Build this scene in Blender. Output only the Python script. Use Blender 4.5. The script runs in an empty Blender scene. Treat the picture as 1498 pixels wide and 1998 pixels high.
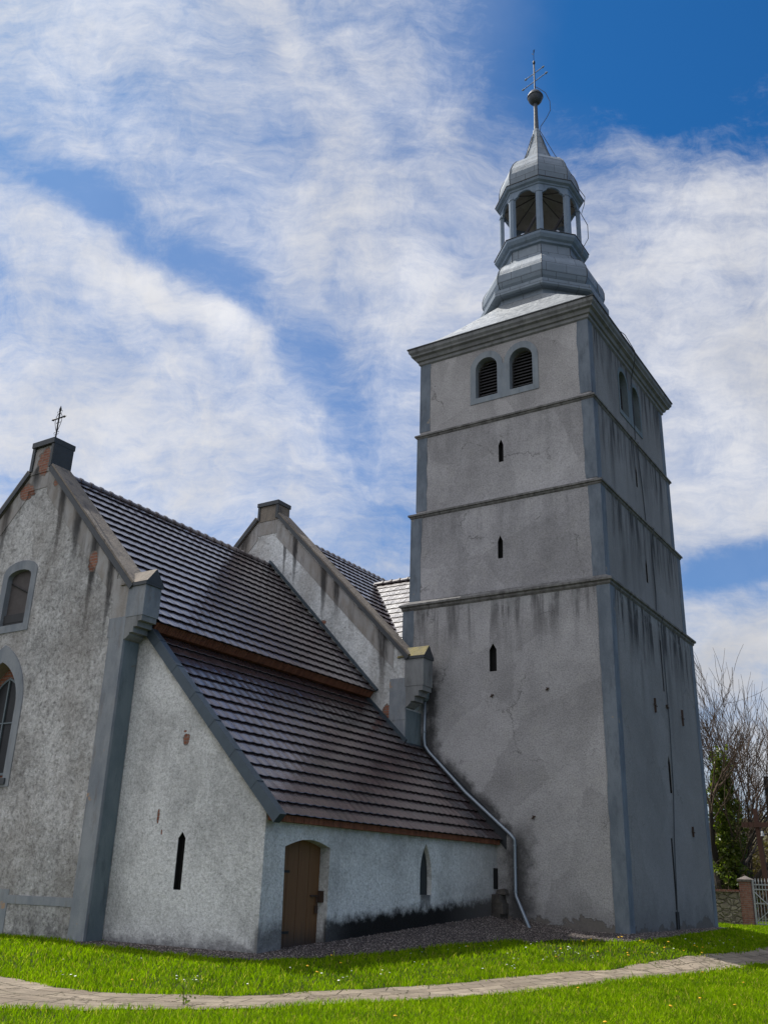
import bpy, math, random
import numpy as np
from mathutils import Vector, Matrix
from mathutils.geometry import tessellate_polygon

random.seed(7); rng = np.random.default_rng(7)
SC = bpy.context.scene
COL = SC.collection
R = math.radians

# ------------------------------------------------------------------ camera, world, sun, exposure
CAM = Vector((-14.6833, -12.0016, 1.2803))
YAW, PIT, ROL, FPX = 0.576973, 0.373566, 0.031957, 1842.06
FW = Vector((math.cos(YAW)*math.cos(PIT), math.sin(YAW)*math.cos(PIT), math.sin(PIT)))
_rt = Vector((math.sin(YAW), -math.cos(YAW), 0)); _up = _rt.cross(FW)
RT = math.cos(ROL)*_rt + math.sin(ROL)*_up
UP = -math.sin(ROL)*_rt + math.cos(ROL)*_up
cd = bpy.data.cameras.new("camera"); cam = bpy.data.objects.new("camera", cd); COL.objects.link(cam)
M = Matrix((RT, UP, -FW)).transposed().to_4x4(); M.translation = CAM
cam.matrix_world = M
cd.sensor_fit = 'VERTICAL'; cd.sensor_height = 24.0; cd.lens = FPX/1998*24.0
cd.clip_start = 0.1; cd.clip_end = 5000
SC.camera = cam

SUN_EL = R(56.0); SUN_AZ = R(85.5)          # azimuth from +X towards +Y
SUN = Vector((math.cos(SUN_AZ)*math.cos(SUN_EL), math.sin(SUN_AZ)*math.cos(SUN_EL), math.sin(SUN_EL)))
sl = bpy.data.lights.new("sun", 'SUN'); sl.energy = 5.0; sl.angle = R(0.53); sl.color = (1.0, 0.955, 0.88)
so = bpy.data.objects.new("sun", sl); COL.objects.link(so)
so.rotation_euler = SUN.to_track_quat('Z', 'Y').to_euler()

SC.view_settings.view_transform = 'Standard'; SC.view_settings.look = 'None'
SC.view_settings.gamma = 1.0; SC.view_settings.exposure = 0.0
SC.cycles.max_bounces = 6; SC.cycles.diffuse_bounces = 3; SC.cycles.transparent_max_bounces = 4
SC.cycles.use_denoising = True


class NT:
    """tiny helper to write node trees"""
    def __init__(s, tree): s.t = tree; s.n = tree.nodes; s.l = tree.links
    def new(s, typ, **kw):
        n = s.n.new(typ)
        for k, v in kw.items(): setattr(n, k, v)
        return n
    def put(s, sock, v):
        if v is None: return
        if isinstance(v, bpy.types.NodeSocket): s.l.new(v, sock)
        else:
            if sock.type == 'RGBA' and not isinstance(v, (int, float)) and len(v) == 3: v = (*v, 1)
            sock.default_value = v
    def math(s, op, a, b=None, c=None):
        n = s.new('ShaderNodeMath', operation=op)
        s.put(n.inputs[0], a); s.put(n.inputs[1], b)
        if c is not None: s.put(n.inputs[2], c)
        return n.outputs[0]
    def vmath(s, op, a, b=None, out=0):
        n = s.new('ShaderNodeVectorMath', operation=op); s.put(n.inputs[0], a)
        if b is not None: s.put(n.inputs[3 if op == 'SCALE' else 1], b)
        return n.outputs[out]
    def noise(s, vec, scale, detail=4, rough=.55, dist=0.0, out='Fac'):
        n = s.new('ShaderNodeTexNoise'); s.put(n.inputs['Vector'], vec); s.put(n.inputs['Scale'], scale)
        s.put(n.inputs['Detail'], detail); s.put(n.inputs['Roughness'], rough); s.put(n.inputs['Distortion'], dist)
        return n.outputs[out]
    def voronoi(s, vec, scale, feature='F1', out='Distance', rand=1.0):
        n = s.new('ShaderNodeTexVoronoi', feature=feature); s.put(n.inputs['Vector'], vec); s.put(n.inputs['Scale'], scale)
        s.put(n.inputs['Randomness'], rand)
        return n.outputs[out]
    def mapr(s, v, a, b, c=0.0, d=1.0, smooth=True):
        n = s.new('ShaderNodeMapRange', interpolation_type='SMOOTHSTEP' if smooth else 'LINEAR')
        for i, x in enumerate((v, a, b, c, d)): s.put(n.inputs[i], x)
        return n.outputs[0]
    def mix(s, f, a, b, blend='MIX'):
        n = s.new('ShaderNodeMix', data_type='RGBA', blend_type=blend)
        s.put(n.inputs[0], f); s.put(n.inputs[6], a); s.put(n.inputs[7], b)
        return n.outputs[2]
    def pos(s): return s.new('ShaderNodeNewGeometry').outputs['Position']
    def normal(s): return s.new('ShaderNodeNewGeometry').outputs['Normal']
    def sep(s, v):
        n = s.new('ShaderNodeSeparateXYZ'); s.put(n.inputs[0], v); return n.outputs
    def comb(s, x, y, z):
        n = s.new('ShaderNodeCombineXYZ')
        for i, v in enumerate((x, y, z)): s.put(n.inputs[i], v)
        return n.outputs[0]
    def mapping(s, v, loc=(0,0,0), rot=(0,0,0), sc=(1,1,1), typ='POINT'):
        n = s.new('ShaderNodeMapping', vector_type=typ); s.put(n.inputs[0], v)
        n.inputs['Location'].default_value = loc; n.inputs['Rotation'].default_value = rot; n.inputs['Scale'].default_value = sc
        return n.outputs[0]
    def bump(s, h, strength=1.0, dist=.01, nrm=None):
        n = s.new('ShaderNodeBump'); s.put(n.inputs['Height'], h); s.put(n.inputs['Strength'], strength); s.put(n.inputs['Distance'], dist)
        if nrm is not None: s.put(n.inputs['Normal'], nrm)
        return n.outputs[0]

# ---- world: Nishita sky with streaky high cloud laid out by direction on the sky sphere
w = bpy.data.worlds.new("World"); SC.world = w; w.use_nodes = True
t = NT(w.node_tree); t.n.clear()
sky = t.new('ShaderNodeTexSky', sky_type='NISHITA'); sky.sun_disc = False
sky.sun_elevation = SUN_EL; sky.sun_rotation = R(90) - SUN_AZ
sky.altitude = 200; sky.air_density = 1.0; sky.dust_density = 0.6; sky.ozone_density = 3.0
D = t.new('ShaderNodeTexCoord').outputs['Generated']
A0 = Vector(FW); AR = Vector(RT); AU = Vector(UP)       # fixed frame on the sky sphere
df = t.vmath('DOT_PRODUCT', D, tuple(A0), out=1); dr = t.vmath('DOT_PRODUCT', D, tuple(AR), out=1); du = t.vmath('DOT_PRODUCT', D, tuple(AU), out=1)
dfc = t.math('MAXIMUM', df, 0.15)
U_ = t.math('MULTIPLY', t.math('DIVIDE', dr, dfc), 1.842)
V_ = t.math('MULTIPLY', t.math('DIVIDE', du, dfc), -1.842)
uv = t.comb(U_, V_, 0.0)
wn = t.noise(uv, 1.6, 4, .55, 0, out='Color')
wn2 = t.noise(uv, 6.0, 4, .6, 0, out='Color')
off = t.vmath('SCALE', t.vmath('SUBTRACT', wn, (.5, .5, .5)), .30)
off2 = t.vmath('SCALE', t.vmath('SUBTRACT', wn2, (.5, .5, .5)), .10)
uvw = t.vmath('ADD', t.vmath('ADD', uv, off), off2)
BL = [  # x, y (thousandths of the tangent plane, image-like), radii, angle, amount
 (1340,50,500,230,8,-1.05),(1000,110,240,160,70,-.26),(1290,200,220,70,12,-.3),
 (720,255,180,55,48,-.42),(50,370,170,45,20,-.62),(300,475,200,48,27,-.66),(500,580,160,45,33,-.55),(620,700,120,40,38,-.42),
 (390,250,210,55,22,-.4),(720,860,110,75,60,-.5),(640,740,90,35,40,-.35),(770,1010,80,120,5,-.35),
 (20,950,90,40,-10,-.4),(1430,1105,140,42,-14,-1.7),(1470,1170,80,30,-14,-.4),(40,130,60,30,0,-.15),
 (150,70,330,110,-8,.35),(600,170,260,40,48,.45),(520,90,200,40,70,.2),(690,420,320,70,32,.4),(150,520,270,50,20,.6),
 (420,620,240,42,27,.65),(250,800,420,120,8,.5),(200,930,420,110,0,.45),(720,560,260,60,30,.35),(1250,310,120,45,50,.4),
 (1400,460,220,90,-25,.35),(1380,850,220,220,0,.25),(1420,1010,160,30,-16,.35),(1430,1270,160,70,-8,.35),(680,130,70,30,60,.3),
 (880,560,150,60,30,.3),(1380,720,330,260,0,.16),(1440,1420,220,170,0,.7),(820,130,90,160,35,.18),(1010,330,60,120,25,.2),(1900,800,450,450,0,.7),(2150,250,520,620,0,.9),(1190,520,130,90,40,.3),  # wide clouds right of the view are unseen, added for the tile reflections
]
acc = None
for bi, (bx, by, rx, ry, an, am) in enumerate(BL):
    if bi > 2: am *= .72
    m_ = t.mapping(uvw, ((bx-749)/1000, (by-999)/1000, 0), (0, 0, R(an)), (rx/1000, ry/1000, 1), 'TEXTURE')
    ln = t.vmath('LENGTH', m_, out=1)
    g = t.mapr(ln, 0.0, 1.75, am, 0.0)
    acc = g if acc is None else t.math('ADD', acc, g)
front = t.mapr(df, .2, .45)
side = t.math('MAXIMUM', t.vmath('DOT_PRODUCT', D, (-.90, .12, .42), out=1), 0.0)      # unseen bright cloud behind the camera's left shoulder, added to light the walls
north = t.math('MAXIMUM', t.vmath('DOT_PRODUCT', D, (.25, -.94, .22), out=1), 0.0)     # clear sky opposite the sun
macro = t.math('ADD', t.math('MULTIPLY', acc, front), .42)
macro = t.math('ADD', macro, t.math('SUBTRACT', t.mapr(side, .1, .8, 0, .6), t.mapr(north, .3, .9, 0, .22)))
# streaks fanning along two directions + wispy detail
sw = t.vmath('ADD', uv, t.vmath('SCALE', off, .8)); swf = t.vmath('ADD', sw, t.vmath('SCALE', off2, .45))
s1 = t.noise(t.mapping(swf, rot=(0, 0, R(-33)), sc=(1.5, 5.5, 1)), 1.9, 10, .72, .1)
s2 = t.noise(t.mapping(swf, loc=(3, 1, 0), rot=(0, 0, R(-64)), sc=(1.7, 6.5, 1)), 1.8, 10, .72, .1)
s3 = t.noise(uvw, 6.0, 10, .74, .3)
s4 = t.noise(t.mapping(swf, rot=(0, 0, R(-48)), sc=(7, 30, 1)), 1.3, 6, .62, .1)
s5 = t.noise(t.mapping(swf, loc=(5, 2, 0), rot=(0, 0, R(20)), sc=(5, 16, 1)), 1.3, 6, .62, .1)
det = t.math('ADD', t.math('ADD', t.math('MULTIPLY', s1, .95), t.math('MULTIPLY', s2, .75)), t.math('ADD', t.math('MULTIPLY', s3, 1.45), t.math('ADD', t.math('MULTIPLY', s4, .45), t.math('MULTIPLY', s5, .35))))
det = t.math('MULTIPLY', t.math('SUBTRACT', det, 1.975), 1.12)
dens = t.mapr(t.math('ADD', macro, det), -.30, 1.36)
dens = t.math('MULTIPLY', dens, .95)
tr_ = t.vmath('LENGTH', t.vmath('SUBTRACT', uvw, ((1390-749)/1000, (20-999)/1000, 0)), out=1)
veil = t.math('MULTIPLY', t.mapr(tr_, .28, .62, 0, .17), t.mapr(north, .2, .7, 1, 0))
dens = t.math('ADD', veil, t.math('MULTIPLY', dens, t.math('SUBTRACT', 1.0, veil)))
hz = t.sep(D)[2]
cb = t.mapr(t.noise(uvw, 2.2, 5, .6), .3, .75, .80, 1.12)
near_sun = t.mapr(t.vmath('DOT_PRODUCT', D, tuple(SUN), out=1), .2, 1.0, .0, .30)
cb = t.math('ADD', cb, near_sun)
cb = t.math('MULTIPLY', cb, t.mapr(side, .15, .95, 1.0, 1.55))
cloud = t.vmath('SCALE', (.690, .692, .715), cb)
skyc = t.vmath('SCALE', t.mix(1.0, sky.outputs[0], (.21, .86, 1.40), 'MULTIPLY'), .080)
colr = t.mix(dens, skyc, cloud)
colr = t.mix(t.mapr(hz, -.02, .02), (.12, .13, .10), colr)
bg = t.new('ShaderNodeBackground'); t.put(bg.inputs[0], colr); bg.inputs[1].default_value = 1.0
wo = t.new('ShaderNodeOutputWorld'); t.l.new(bg.outputs[0], wo.inputs[0])

# ------------------------------------------------------------------ materials
MATS = {}
def material(name, fn, rough=.8, metal=0.0, spec=.5):
    m = bpy.data.materials.new(name); m.use_nodes = True
    t = NT(m.node_tree); t.n.clear()
    out = t.new('ShaderNodeOutputMaterial'); b = t.new('ShaderNodeBsdfPrincipled')
    t.l.new(b.outputs[0], out.inputs[0])
    b.inputs['Roughness'].default_value = rough; b.inputs['Metallic'].default_value = metal
    b.inputs['Specular IOR Level'].default_value = spec
    r = fn(t, b)
    if r is not None: t.put(b.inputs['Base Color'], r)
    MATS[name] = m
    return m

def streaks(t, d, run, length, fine=5.0, thr=(.50, .62), seed=0.0):
    """run-down dirt: d = metres below the edge, run = coordinate along the edge"""
    n1 = t.noise(t.comb(t.math('ADD', run, seed), t.math('MULTIPLY', d, .10), 0.0), fine, 3, .6, .15)
    n2 = t.noise(t.comb(t.math('ADD', run, seed+7), 0.0, 0.0), 1.7, 2, .5)
    ln = t.math('MULTIPLY', n2, length*2)
    fall = t.mapr(t.math('DIVIDE', d, ln), 0.15, 1.0, 1.0, 0.0)
    top = t.mapr(d, -.02, .06)
    return t.math('MULTIPLY', t.math('MULTIPLY', t.mapr(n1, *thr), fall), top)

def drips(t, d, run, spacing, length, width, seed=0.0, skip=.2):
    """a few separate dark runs under a coping, uneven in size, some missing"""
    x = t.math('ADD', t.math('DIVIDE', run, spacing), seed)
    wob = t.math('MULTIPLY', t.math('SUBTRACT', t.noise(t.comb(run, t.math('MULTIPLY', d, .8), 0.0), 3.0, 5, .65), .5), .22)
    cell = t.math('FLOOR', x)
    def rnd(k):
        wn = t.new('ShaderNodeTexWhiteNoise', noise_dimensions='1D'); t.put(wn.inputs['W'], t.math('ADD', cell, k)); return wn.outputs['Value']
    rv, rv2, rv3 = rnd(seed), rnd(seed+31.7), rnd(seed+77.1)
    fx = t.math('ADD', t.math('SUBTRACT', t.math('FRACT', x), .5), t.math('ADD', wob, t.math('MULTIPLY', t.math('SUBTRACT', rv2, .5), .55)))
    wd = t.math('MULTIPLY', t.math('MULTIPLY', t.mapr(d, 0.0, 2.0, 1.15, .35), width/spacing), t.math('ADD', .55, rv3))
    a = t.mapr(t.math('DIVIDE', t.math('ABSOLUTE', fx), wd), .25, .95, 1.0, 0.0)
    L = t.math('MULTIPLY', t.math('ADD', t.math('MULTIPLY', rv, .85), .30), length)
    f = t.mapr(t.math('DIVIDE', d, L), .15, 1.0, 1.0, 0.0)
    g = t.mapr(t.noise(t.comb(t.math('MULTIPLY', run, 9.0), t.math('MULTIPLY', d, 1.2), seed), 1.0, 4, .65), .25, .50, .55, 1.0)
    ex_ = t.mapr(rv3, skip, skip+.05)
    return t.math('MULTIPLY', t.math('MULTIPLY', t.math('MULTIPLY', a, f), t.math('MULTIPLY', g, ex_)), t.mapr(d, -.02, .10))

def brick_patch(t, c, P, Y, Z, spots):
    """places where the render has fallen off and brick shows"""
    n = t.math('MULTIPLY', t.math('SUBTRACT', t.noise(P, 5.0, 6, .65, .3), .5), 1.5)
    m = None
    for (y0, z0, ry, rz) in spots:
        dd = t.vmath('LENGTH', t.comb(t.math('DIVIDE', t.math('SUBTRACT', Y, y0), ry), t.math('DIVIDE', t.math('SUBTRACT', Z, z0), rz), 0.0), out=1)
        m = dd if m is None else t.math('MINIMUM', m, dd)
    k = t.math('ADD', m, n)
    br = t.new('ShaderNodeTexBrick'); t.put(br.inputs['Vector'], t.comb(Y, Z, 0.0)); br.inputs['Scale'].default_value = 1
    br.inputs['Brick Width'].default_value = .25; br.inputs['Row Height'].default_value = .075; br.inputs['Mortar Size'].default_value = .010
    br.inputs['Color1'].default_value = (.25, .088, .055, 1); br.inputs['Color2'].default_value = (.31, .135, .09, 1); br.inputs['Mortar'].default_value = (.24, .20, .175, 1)
    bc_ = t.mix(t.mapr(t.noise(P, 14, 4, .7), .4, .7, 0, .6), br.outputs['Color'], (.12, .08, .06))
    c = t.mix(t.mapr(k, 1.16, 1.0), c, (.15, .13, .115))
    return t.mix(t.mapr(k, .98, .94), c, bc_)

def rough_plaster(name, base=(.40, .39, .375), dark=(.20, .19, .18), bump=.030, scale=13, extra=None, con=(.48, 1.22)):
    def fn(t, b):
        P = t.pos(); X, Y, Z = t.sep(P)
        big = t.noise(P, .55, 5, .6); mid = t.noise(P, 3.2, 5, .65)
        c = t.mix(t.mapr(big, .36, .62), tuple(x*.66 for x in base), base)
        c = t.mix(t.mapr(mid, .42, .72, 0, .55), c, tuple(min(.74, x*1.12) for x in base))
        pit = t.noise(P, scale, 5, .72, .4)
        c = t.mix(1.0, c, t.comb(*[t.mapr(t.math('ADD', t.math('MULTIPLY', pit, .65), t.math('MULTIPLY', t.noise(P, scale*.42, 4, .62, .3), .35)), .32, .64, con[0], con[1])]*3), 'MULTIPLY')  # relief shading of the pits put into the colour, along with crevice dirt
        c = t.mix(t.mapr(pit, .42, .28, 0, .5), c, dark)
        if extra: c = extra(t, c, P, X, Y, Z)
        fine = t.noise(P, scale*4.5, 3, .6)
        lump = t.noise(P, scale*.45, 3, .6, .4)
        h = t.math('ADD', t.math('ADD', pit, t.math('MULTIPLY', lump, .7)), t.math('MULTIPLY', fine, .30))
        t.put(b.inputs['Normal'], t.bump(h, 1.0, bump))
        return c
    return material(name, fn, .92, 0, .2)

def gable_dirt(zpk, yc, slope, sp, seed, spots=(), keep=.80):
    def ex(t, c, P, X, Y, Z):
        d = t.math('SUBTRACT', t.math('SUBTRACT', zpk, t.math('MULTIPLY', t.math('ABSOLUTE', t.math('SUBTRACT', Y, yc)), slope)), Z)
        dr_ = drips(t, d, Y, sp, 2.9, .19, seed, 1-keep)
        c = t.mix(t.math('MULTIPLY', dr_, .93), c, (.022, .022, .024))
        st = streaks(t, d, Y, 1.6, 3.0, (.50, .70), seed)
        c = t.mix(t.math('MULTIPLY', st, .45), c, (.13, .115, .10))
        # brownish tint of the old render, bleached near the ground
        br = t.mapr(t.noise(t.comb(Y, t.math('MULTIPLY', Z, .4), 3.0), 1.0, 4, .6), .42, .66)
        c = t.mix(t.math('MULTIPLY', br, .38), c, (.23, .20, .175))
        low = t.math('MULTIPLY', t.mapr(Z, 1.0, -.1), t.mapr(t.noise(P, 2.2, 5, .65), .40, .62))
        c = t.mix(t.math('MULTIPLY', low, .75), c, (.075, .075, .075))
        return brick_patch(t, c, P, Y, Z, spots) if spots else c
    return ex
SP1 = [(7.92, 11.32, .22, .40), (5.42, 8.16, .15, .24), (8.45, 10.55, .30, .22), (8.62, 8.22, .10, .22), (7.3, 10.6, .10, .12)]
SP2 = [(3.10, 5.95, .13, .22), (5.58, 8.96, .10, .08)]
rough_plaster('plaster_front_gable', (.68, .665, .66), (.15, .145, .14), .09, 12, gable_dirt(11.43, 8.0, 1.03, .74, .3, SP1))
rough_plaster('plaster_rear_gable', (.74, .755, .775), (.22, .22, .22), .035, 13, gable_dirt(13.42, 8.21, 1.02, .86, 1.7, SP2, .95), (.62, 1.10))

def annexe_dirt(t, c, P, X, Y, Z):
    # black mould rising from the damp foot of the wall facing the lawn
    gz = t.math('MULTIPLY', t.math('MAXIMUM', X, 0), .0576)
    hh = t.math('SUBTRACT', Z, gz)
    edge = t.math('ADD', hh, t.math('MULTIPLY', t.math('SUBTRACT', t.noise(P, 3.2, 7, .72), .5), .62))
    front = t.mapr(Y, .12, .02)
    k = t.math('MULTIPLY', t.mapr(edge, .56, .28), front)
    k = t.math('MULTIPLY', k, t.mapr(X, .2, 3.2, .62, 1.0))
    c = t.mix(t.math('MULTIPLY', k, .99), c, (.006, .006, .0065))
    side = t.math('MULTIPLY', t.mapr(edge, .30, -.05), t.mapr(Y, .0, .1))
    c = t.mix(t.math('MULTIPLY', side, .7), c, (.05, .05, .055))
    # run below the little window
    dx = t.math('DIVIDE', t.math('ABSOLUTE', t.math('SUBTRACT', X, 6.07)), .26)
    r = t.math('MULTIPLY', t.math('MULTIPLY', t.mapr(dx, .7, 1.1, 1, 0), t.mapr(Z, 1.06, .55, 1, 0)), t.mapr(Z, 1.07, 1.02))
    c = t.mix(t.math('MULTIPLY', r, .85), c, (.02, .02, .022))
    # pale lime runs by the right end
    n = t.noise(t.comb(t.math('MULTIPLY', X, 5.0), t.math('MULTIPLY', Z, .5), 0), 1.0, 3, .6)
    k2 = t.math('MULTIPLY', t.math('MULTIPLY', t.mapr(X, 8.3, 8.7), t.mapr(n, .52, .60)), t.mapr(Z, .9, 1.3))
    c = t.mix(t.math('MULTIPLY', k2, .5), c, (.52, .54, .55))
    k3 = t.math('MULTIPLY', t.mapr(X, 6.5, 9.5), t.mapr(Y, .12, .02))
    c = t.mix(t.math('MULTIPLY', k3, .35), c, (.25, .23, .22))
    c = t.mix(t.mapr(Y, .02, .1), c, brick_patch(t, c, P, Y, Z, [(2.28, 3.93, .085, .12), (2.33, 4.10, .04, .02), (2.84, 2.42, .03, .13), (2.70, 2.1, .02, .05)]))
    # yellow algae under the eave and verge
    e = t.math('MULTIPLY', t.mapr(Z, 2.05, 2.3), t.mapr(Y, .1, .02))
    v_ = t.math('SUBTRACT', t.math('SUBTRACT', t.math('ADD', Y, 2.50), Z), 0.0)
    e2 = t.mapr(v_, .30, .0)
    e = t.math('MULTIPLY', t.math('MAXIMUM', e, e2), t.mapr(t.noise(P, 4, 4, .7), .35, .6))
    c = t.mix(t.math('MULTIPLY', e, .55), c, (.20, .18, .12))
    return c
rough_plaster('plaster_annexe', (.75, .755, .765), (.22, .23, .24), .036, 19, annexe_dirt, (.62, 1.10))

XT, YT, WX, WY = 9.916, -3.563, 8.276, 6.722
TZ = (9.386, 12.478, 15.391, 18.254); TI = (0.0, .141, .255, .309)

def tower_plaster(name, ztop, amt, base=(.315, .29, .275), foot=False):
    def fn(t, b):
        P = t.pos(); X, Y, Z = t.sep(P)
        big = t.noise(P, .45, 5, .62); mid = t.noise(P, 2.1, 5, .68)
        c = t.mix(t.mapr(big, .30, .70), tuple(x*.80 for x in base), tuple(x*1.12 for x in base))
        c = t.mix(t.mapr(mid, .48, .72, 0, .40), c, (.36, .35, .345))
        pit = t.noise(P, 26, 4, .7)
        c = t.mix(1.0, c, t.comb(*[t.mapr(pit, .32, .68, .80, 1.17)]*3), 'MULTIPLY')
        c = t.mix(t.mapr(pit, .40, .30, 0, .5), c, (.12, .115, .115))
        run = t.math('ADD', X, Y)
        cw = t.vmath('ADD', t.comb(run, Z, 0.0), t.vmath('SCALE', t.noise(P, 1.2, 6, .7, 0, 'Color'), .9))
        ck = t.math('MULTIPLY', t.mapr(t.voronoi(cw, .42, 'DISTANCE_TO_EDGE'), .010, .002), t.mapr(t.noise(P, .6, 3, .6), .52, .60))
        pw = t.voronoi(t.vmath('ADD', t.comb(run, Z, 0.0), t.vmath('SCALE', t.noise(P, 2.5, 4, .6, 0, 'Color'), .35)), .55, 'F1', 'Color')
        pv_ = t.mapr(t.sep(pw)[0], .0, 1.0, .90, 1.09)
        c = t.mix(1.0, c, t.comb(pv_, pv_, pv_), 'MULTIPLY')
        c = t.mix(t.math('MULTIPLY', ck, .55), c, (.06, .058, .058))
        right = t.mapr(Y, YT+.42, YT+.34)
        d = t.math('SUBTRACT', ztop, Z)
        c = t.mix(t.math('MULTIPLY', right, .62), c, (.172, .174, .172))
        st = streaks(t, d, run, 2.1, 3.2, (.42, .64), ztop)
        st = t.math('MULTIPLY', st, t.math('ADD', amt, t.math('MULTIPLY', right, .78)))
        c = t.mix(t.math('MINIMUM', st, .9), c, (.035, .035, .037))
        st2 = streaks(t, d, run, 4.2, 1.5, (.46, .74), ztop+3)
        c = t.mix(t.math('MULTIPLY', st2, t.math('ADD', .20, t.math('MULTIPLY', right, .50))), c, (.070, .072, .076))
        if foot:
            top = t.math('MULTIPLY', t.mapr(d, .85, .1), t.mapr(t.noise(P, 2.6, 6, .7, .6), .47, .56))
            c = t.mix(t.math('MULTIPLY', top, .35), c, (.40, .41, .42))
            # black damp round the downpipe and along the lean-to roof
            ln = t.math('ABSOLUTE', t.math('SUBTRACT', t.math('SUBTRACT', Z, 2.99), t.math('MULTIPLY', Y, .92)))
            nz = t.math('MULTIPLY', t.math('SUBTRACT', t.noise(P, 2.6, 6, .7), .5), .9)
            k = t.math('MULTIPLY', t.mapr(t.math('ADD', ln, nz), .42, .0), t.mapr(Y, -.9, -.35))
            col_ = t.math('MULTIPLY', t.mapr(t.math('ADD', t.math('ABSOLUTE', t.math('ADD', Y, .62)), nz), .65, .05), t.mapr(Z, 3.1, 2.3))
            up_ = t.math('MULTIPLY', t.mapr(t.math('ADD', t.math('ABSOLUTE', t.math('SUBTRACT', Y, 2.12)), nz), .42, .0), t.mapr(Z, 7.7, 6.9))
            left = t.mapr(X, XT+.1, XT+.03)
            k = t.math('MULTIPLY', t.math('MAXIMUM', t.math('MAXIMUM', k, col_), up_), left)
            c = t.mix(t.math('MULTIPLY', k, .86), c, (.020, .020, .022))
            # fallen render at the foot
            fz = t.math('ADD', t.math('SUBTRACT', Z, .30), t.math('MULTIPLY', t.math('SUBTRACT', t.noise(P, 1.1, 8, .68), .5), 1.7))
            ft = t.mapr(fz, .16, .13)
            stone = t.mix(t.noise(P, 7, 5, .7), (.06, .055, .05), (.24, .20, .165))
            c = t.mix(t.math('MULTIPLY', ft, .85), c, stone)
            gl = t.mapr(fz, .85, .2)
            c = t.mix(t.math('MULTIPLY', gl, .35), c, (.09, .09, .095))
            b_h = t.math('MULTIPLY', ft, -1.2)
        fine = t.noise(P, 60, 3, .6)
        h = t.math('ADD', pit, t.math('MULTIPLY', fine, .4))
        h = t.math('ADD', h, t.math('MULTIPLY', t.noise(P, 1.3, 3, .5), 2.0))
        if foot: h = t.math('ADD', h, b_h)
        t.put(b.inputs['Normal'], t.bump(h, 1.0, .011))
        return c
    return material(name, fn, .93, 0, .2)
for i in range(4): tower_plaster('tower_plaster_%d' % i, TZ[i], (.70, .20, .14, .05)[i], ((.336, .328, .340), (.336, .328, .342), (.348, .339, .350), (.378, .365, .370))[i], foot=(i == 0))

def paint(name, c1, c2, dirt=(.08, .08, .085), amt=.5, bump=.004, peel=None, scale=2.0, extra=None):
    def fn(t, b):
        P = t.pos(); X, Y, Z = t.sep(P)
        c = t.mix(t.mapr(t.noise(t.comb(X, Y, t.math('MULTIPLY', Z, .45)), scale, 6, .68), .32, .68), c1, c2)
        c = t.mix(t.math('MULTIPLY', t.mapr(t.noise(t.comb(t.math('MULTIPLY', X, 2), t.math('MULTIPLY', Y, 2), t.math('MULTIPLY', Z, .5)), 2.4, 6, .7), .50, .74), amt), c, dirt)
        if peel:
            c = t.mix(t.mapr(t.noise(P, 1.5, 6, .62, .5), .66, .70), c, peel)
        if extra: c = extra(t, c, P, X, Y, Z)
        h = t.math('ADD', t.noise(P, 22, 4, .65), t.math('MULTIPLY', t.noise(P, 2, 3), 1.5))
        t.put(b.inputs['Normal'], t.bump(h, 1.0, bump))
        return c
    return material(name, fn, .85, 0, .25)
paint('tower_quoin_paint', (.108, .132, .165), (.172, .200, .238), (.05, .055, .065), .5, .006, (.27, .235, .20))
paint('trim_paint', (.175, .195, .225), (.265, .28, .30), (.14, .12, .11), .55, .006, (.34, .24, .17))
paint('return_paint', (.125, .160, .182), (.170, .205, .225), (.05, .06, .065), .5, .005, (.15, .13, .11))
paint('ledge_stone', (.110, .107, .106), (.215, .210, .207), (.03, .03, .03), .75, .02, None, 5)
paint('cornice_paint', (.165, .170, .178), (.235, .240, .246), (.06, .06, .055), .6, .006)
paint('coping_stone', (.15, .13, .115), (.25, .215, .18), (.045, .048, .055), .9, .02, (.10, .09, .05), 1.3)
paint('moss_coping', (.17, .15, .09), (.24, .20, .085), (.07, .07, .03), .6, .02, None, 5)
for nm_, ar_ in (('stain_band', (11.43, 8.0, 1.03, .74, .3, SP1)), ('stain_band_rear', (13.42, 8.21, 1.02, .86, 1.7, SP2))):
    paint(nm_, (.27, .245, .225), (.36, .355, .36), (.085, .08, .08), .65, .012, (.24, .15, .10), 2.4, gable_dirt(*ar_))
paint('lantern_paint', (.165, .215, .285), (.215, .27, .345), (.10, .12, .14), .5, .004)
paint('ceiling_board', (.24, .21, .18), (.30, .27, .235), (.12, .10, .09), .5, .004)

def dark(name, c, rough=.7, metal=0.0):
    return material(name, lambda t, b: t.mix(t.noise(t.pos(), 6, 4, .6), tuple(x*.7 for x in c), tuple(x*1.25 for x in c)), rough, metal, .4)
dark('recess_dark', (.007, .007, .008), .95)
dark('iron_black', (.018, .017, .017), .55, .3)
dark('louvre_wood', (.040, .040, .044), .8)
dark('lead_flashing', (.055, .075, .095), .45, .4)
dark('dark_lead', (.022, .026, .032), .6, .2)
dark('cap_sheet', (.060, .065, .072), .6, .2)
dark('rust_iron', (.05, .03, .022), .8)
dark('cross_wood', (.085, .040, .028), .8)
dark('cable', (.05, .055, .06), .5)
dark('gate_paint', (.40, .41, .42), .5)
dark('window_lead', (.10, .13, .15), .4)
dark('board_brown', (.085, .075, .075), .9)
dark('grey_pane', (.022, .026, .028), .7)

def glass(t, b):
    P = t.pos()
    return t.mix(t.noise(P, 3, 3), (.012, .013, .016), (.03, .032, .036))
material('old_glass', glass, .35, 0, .12)

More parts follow.
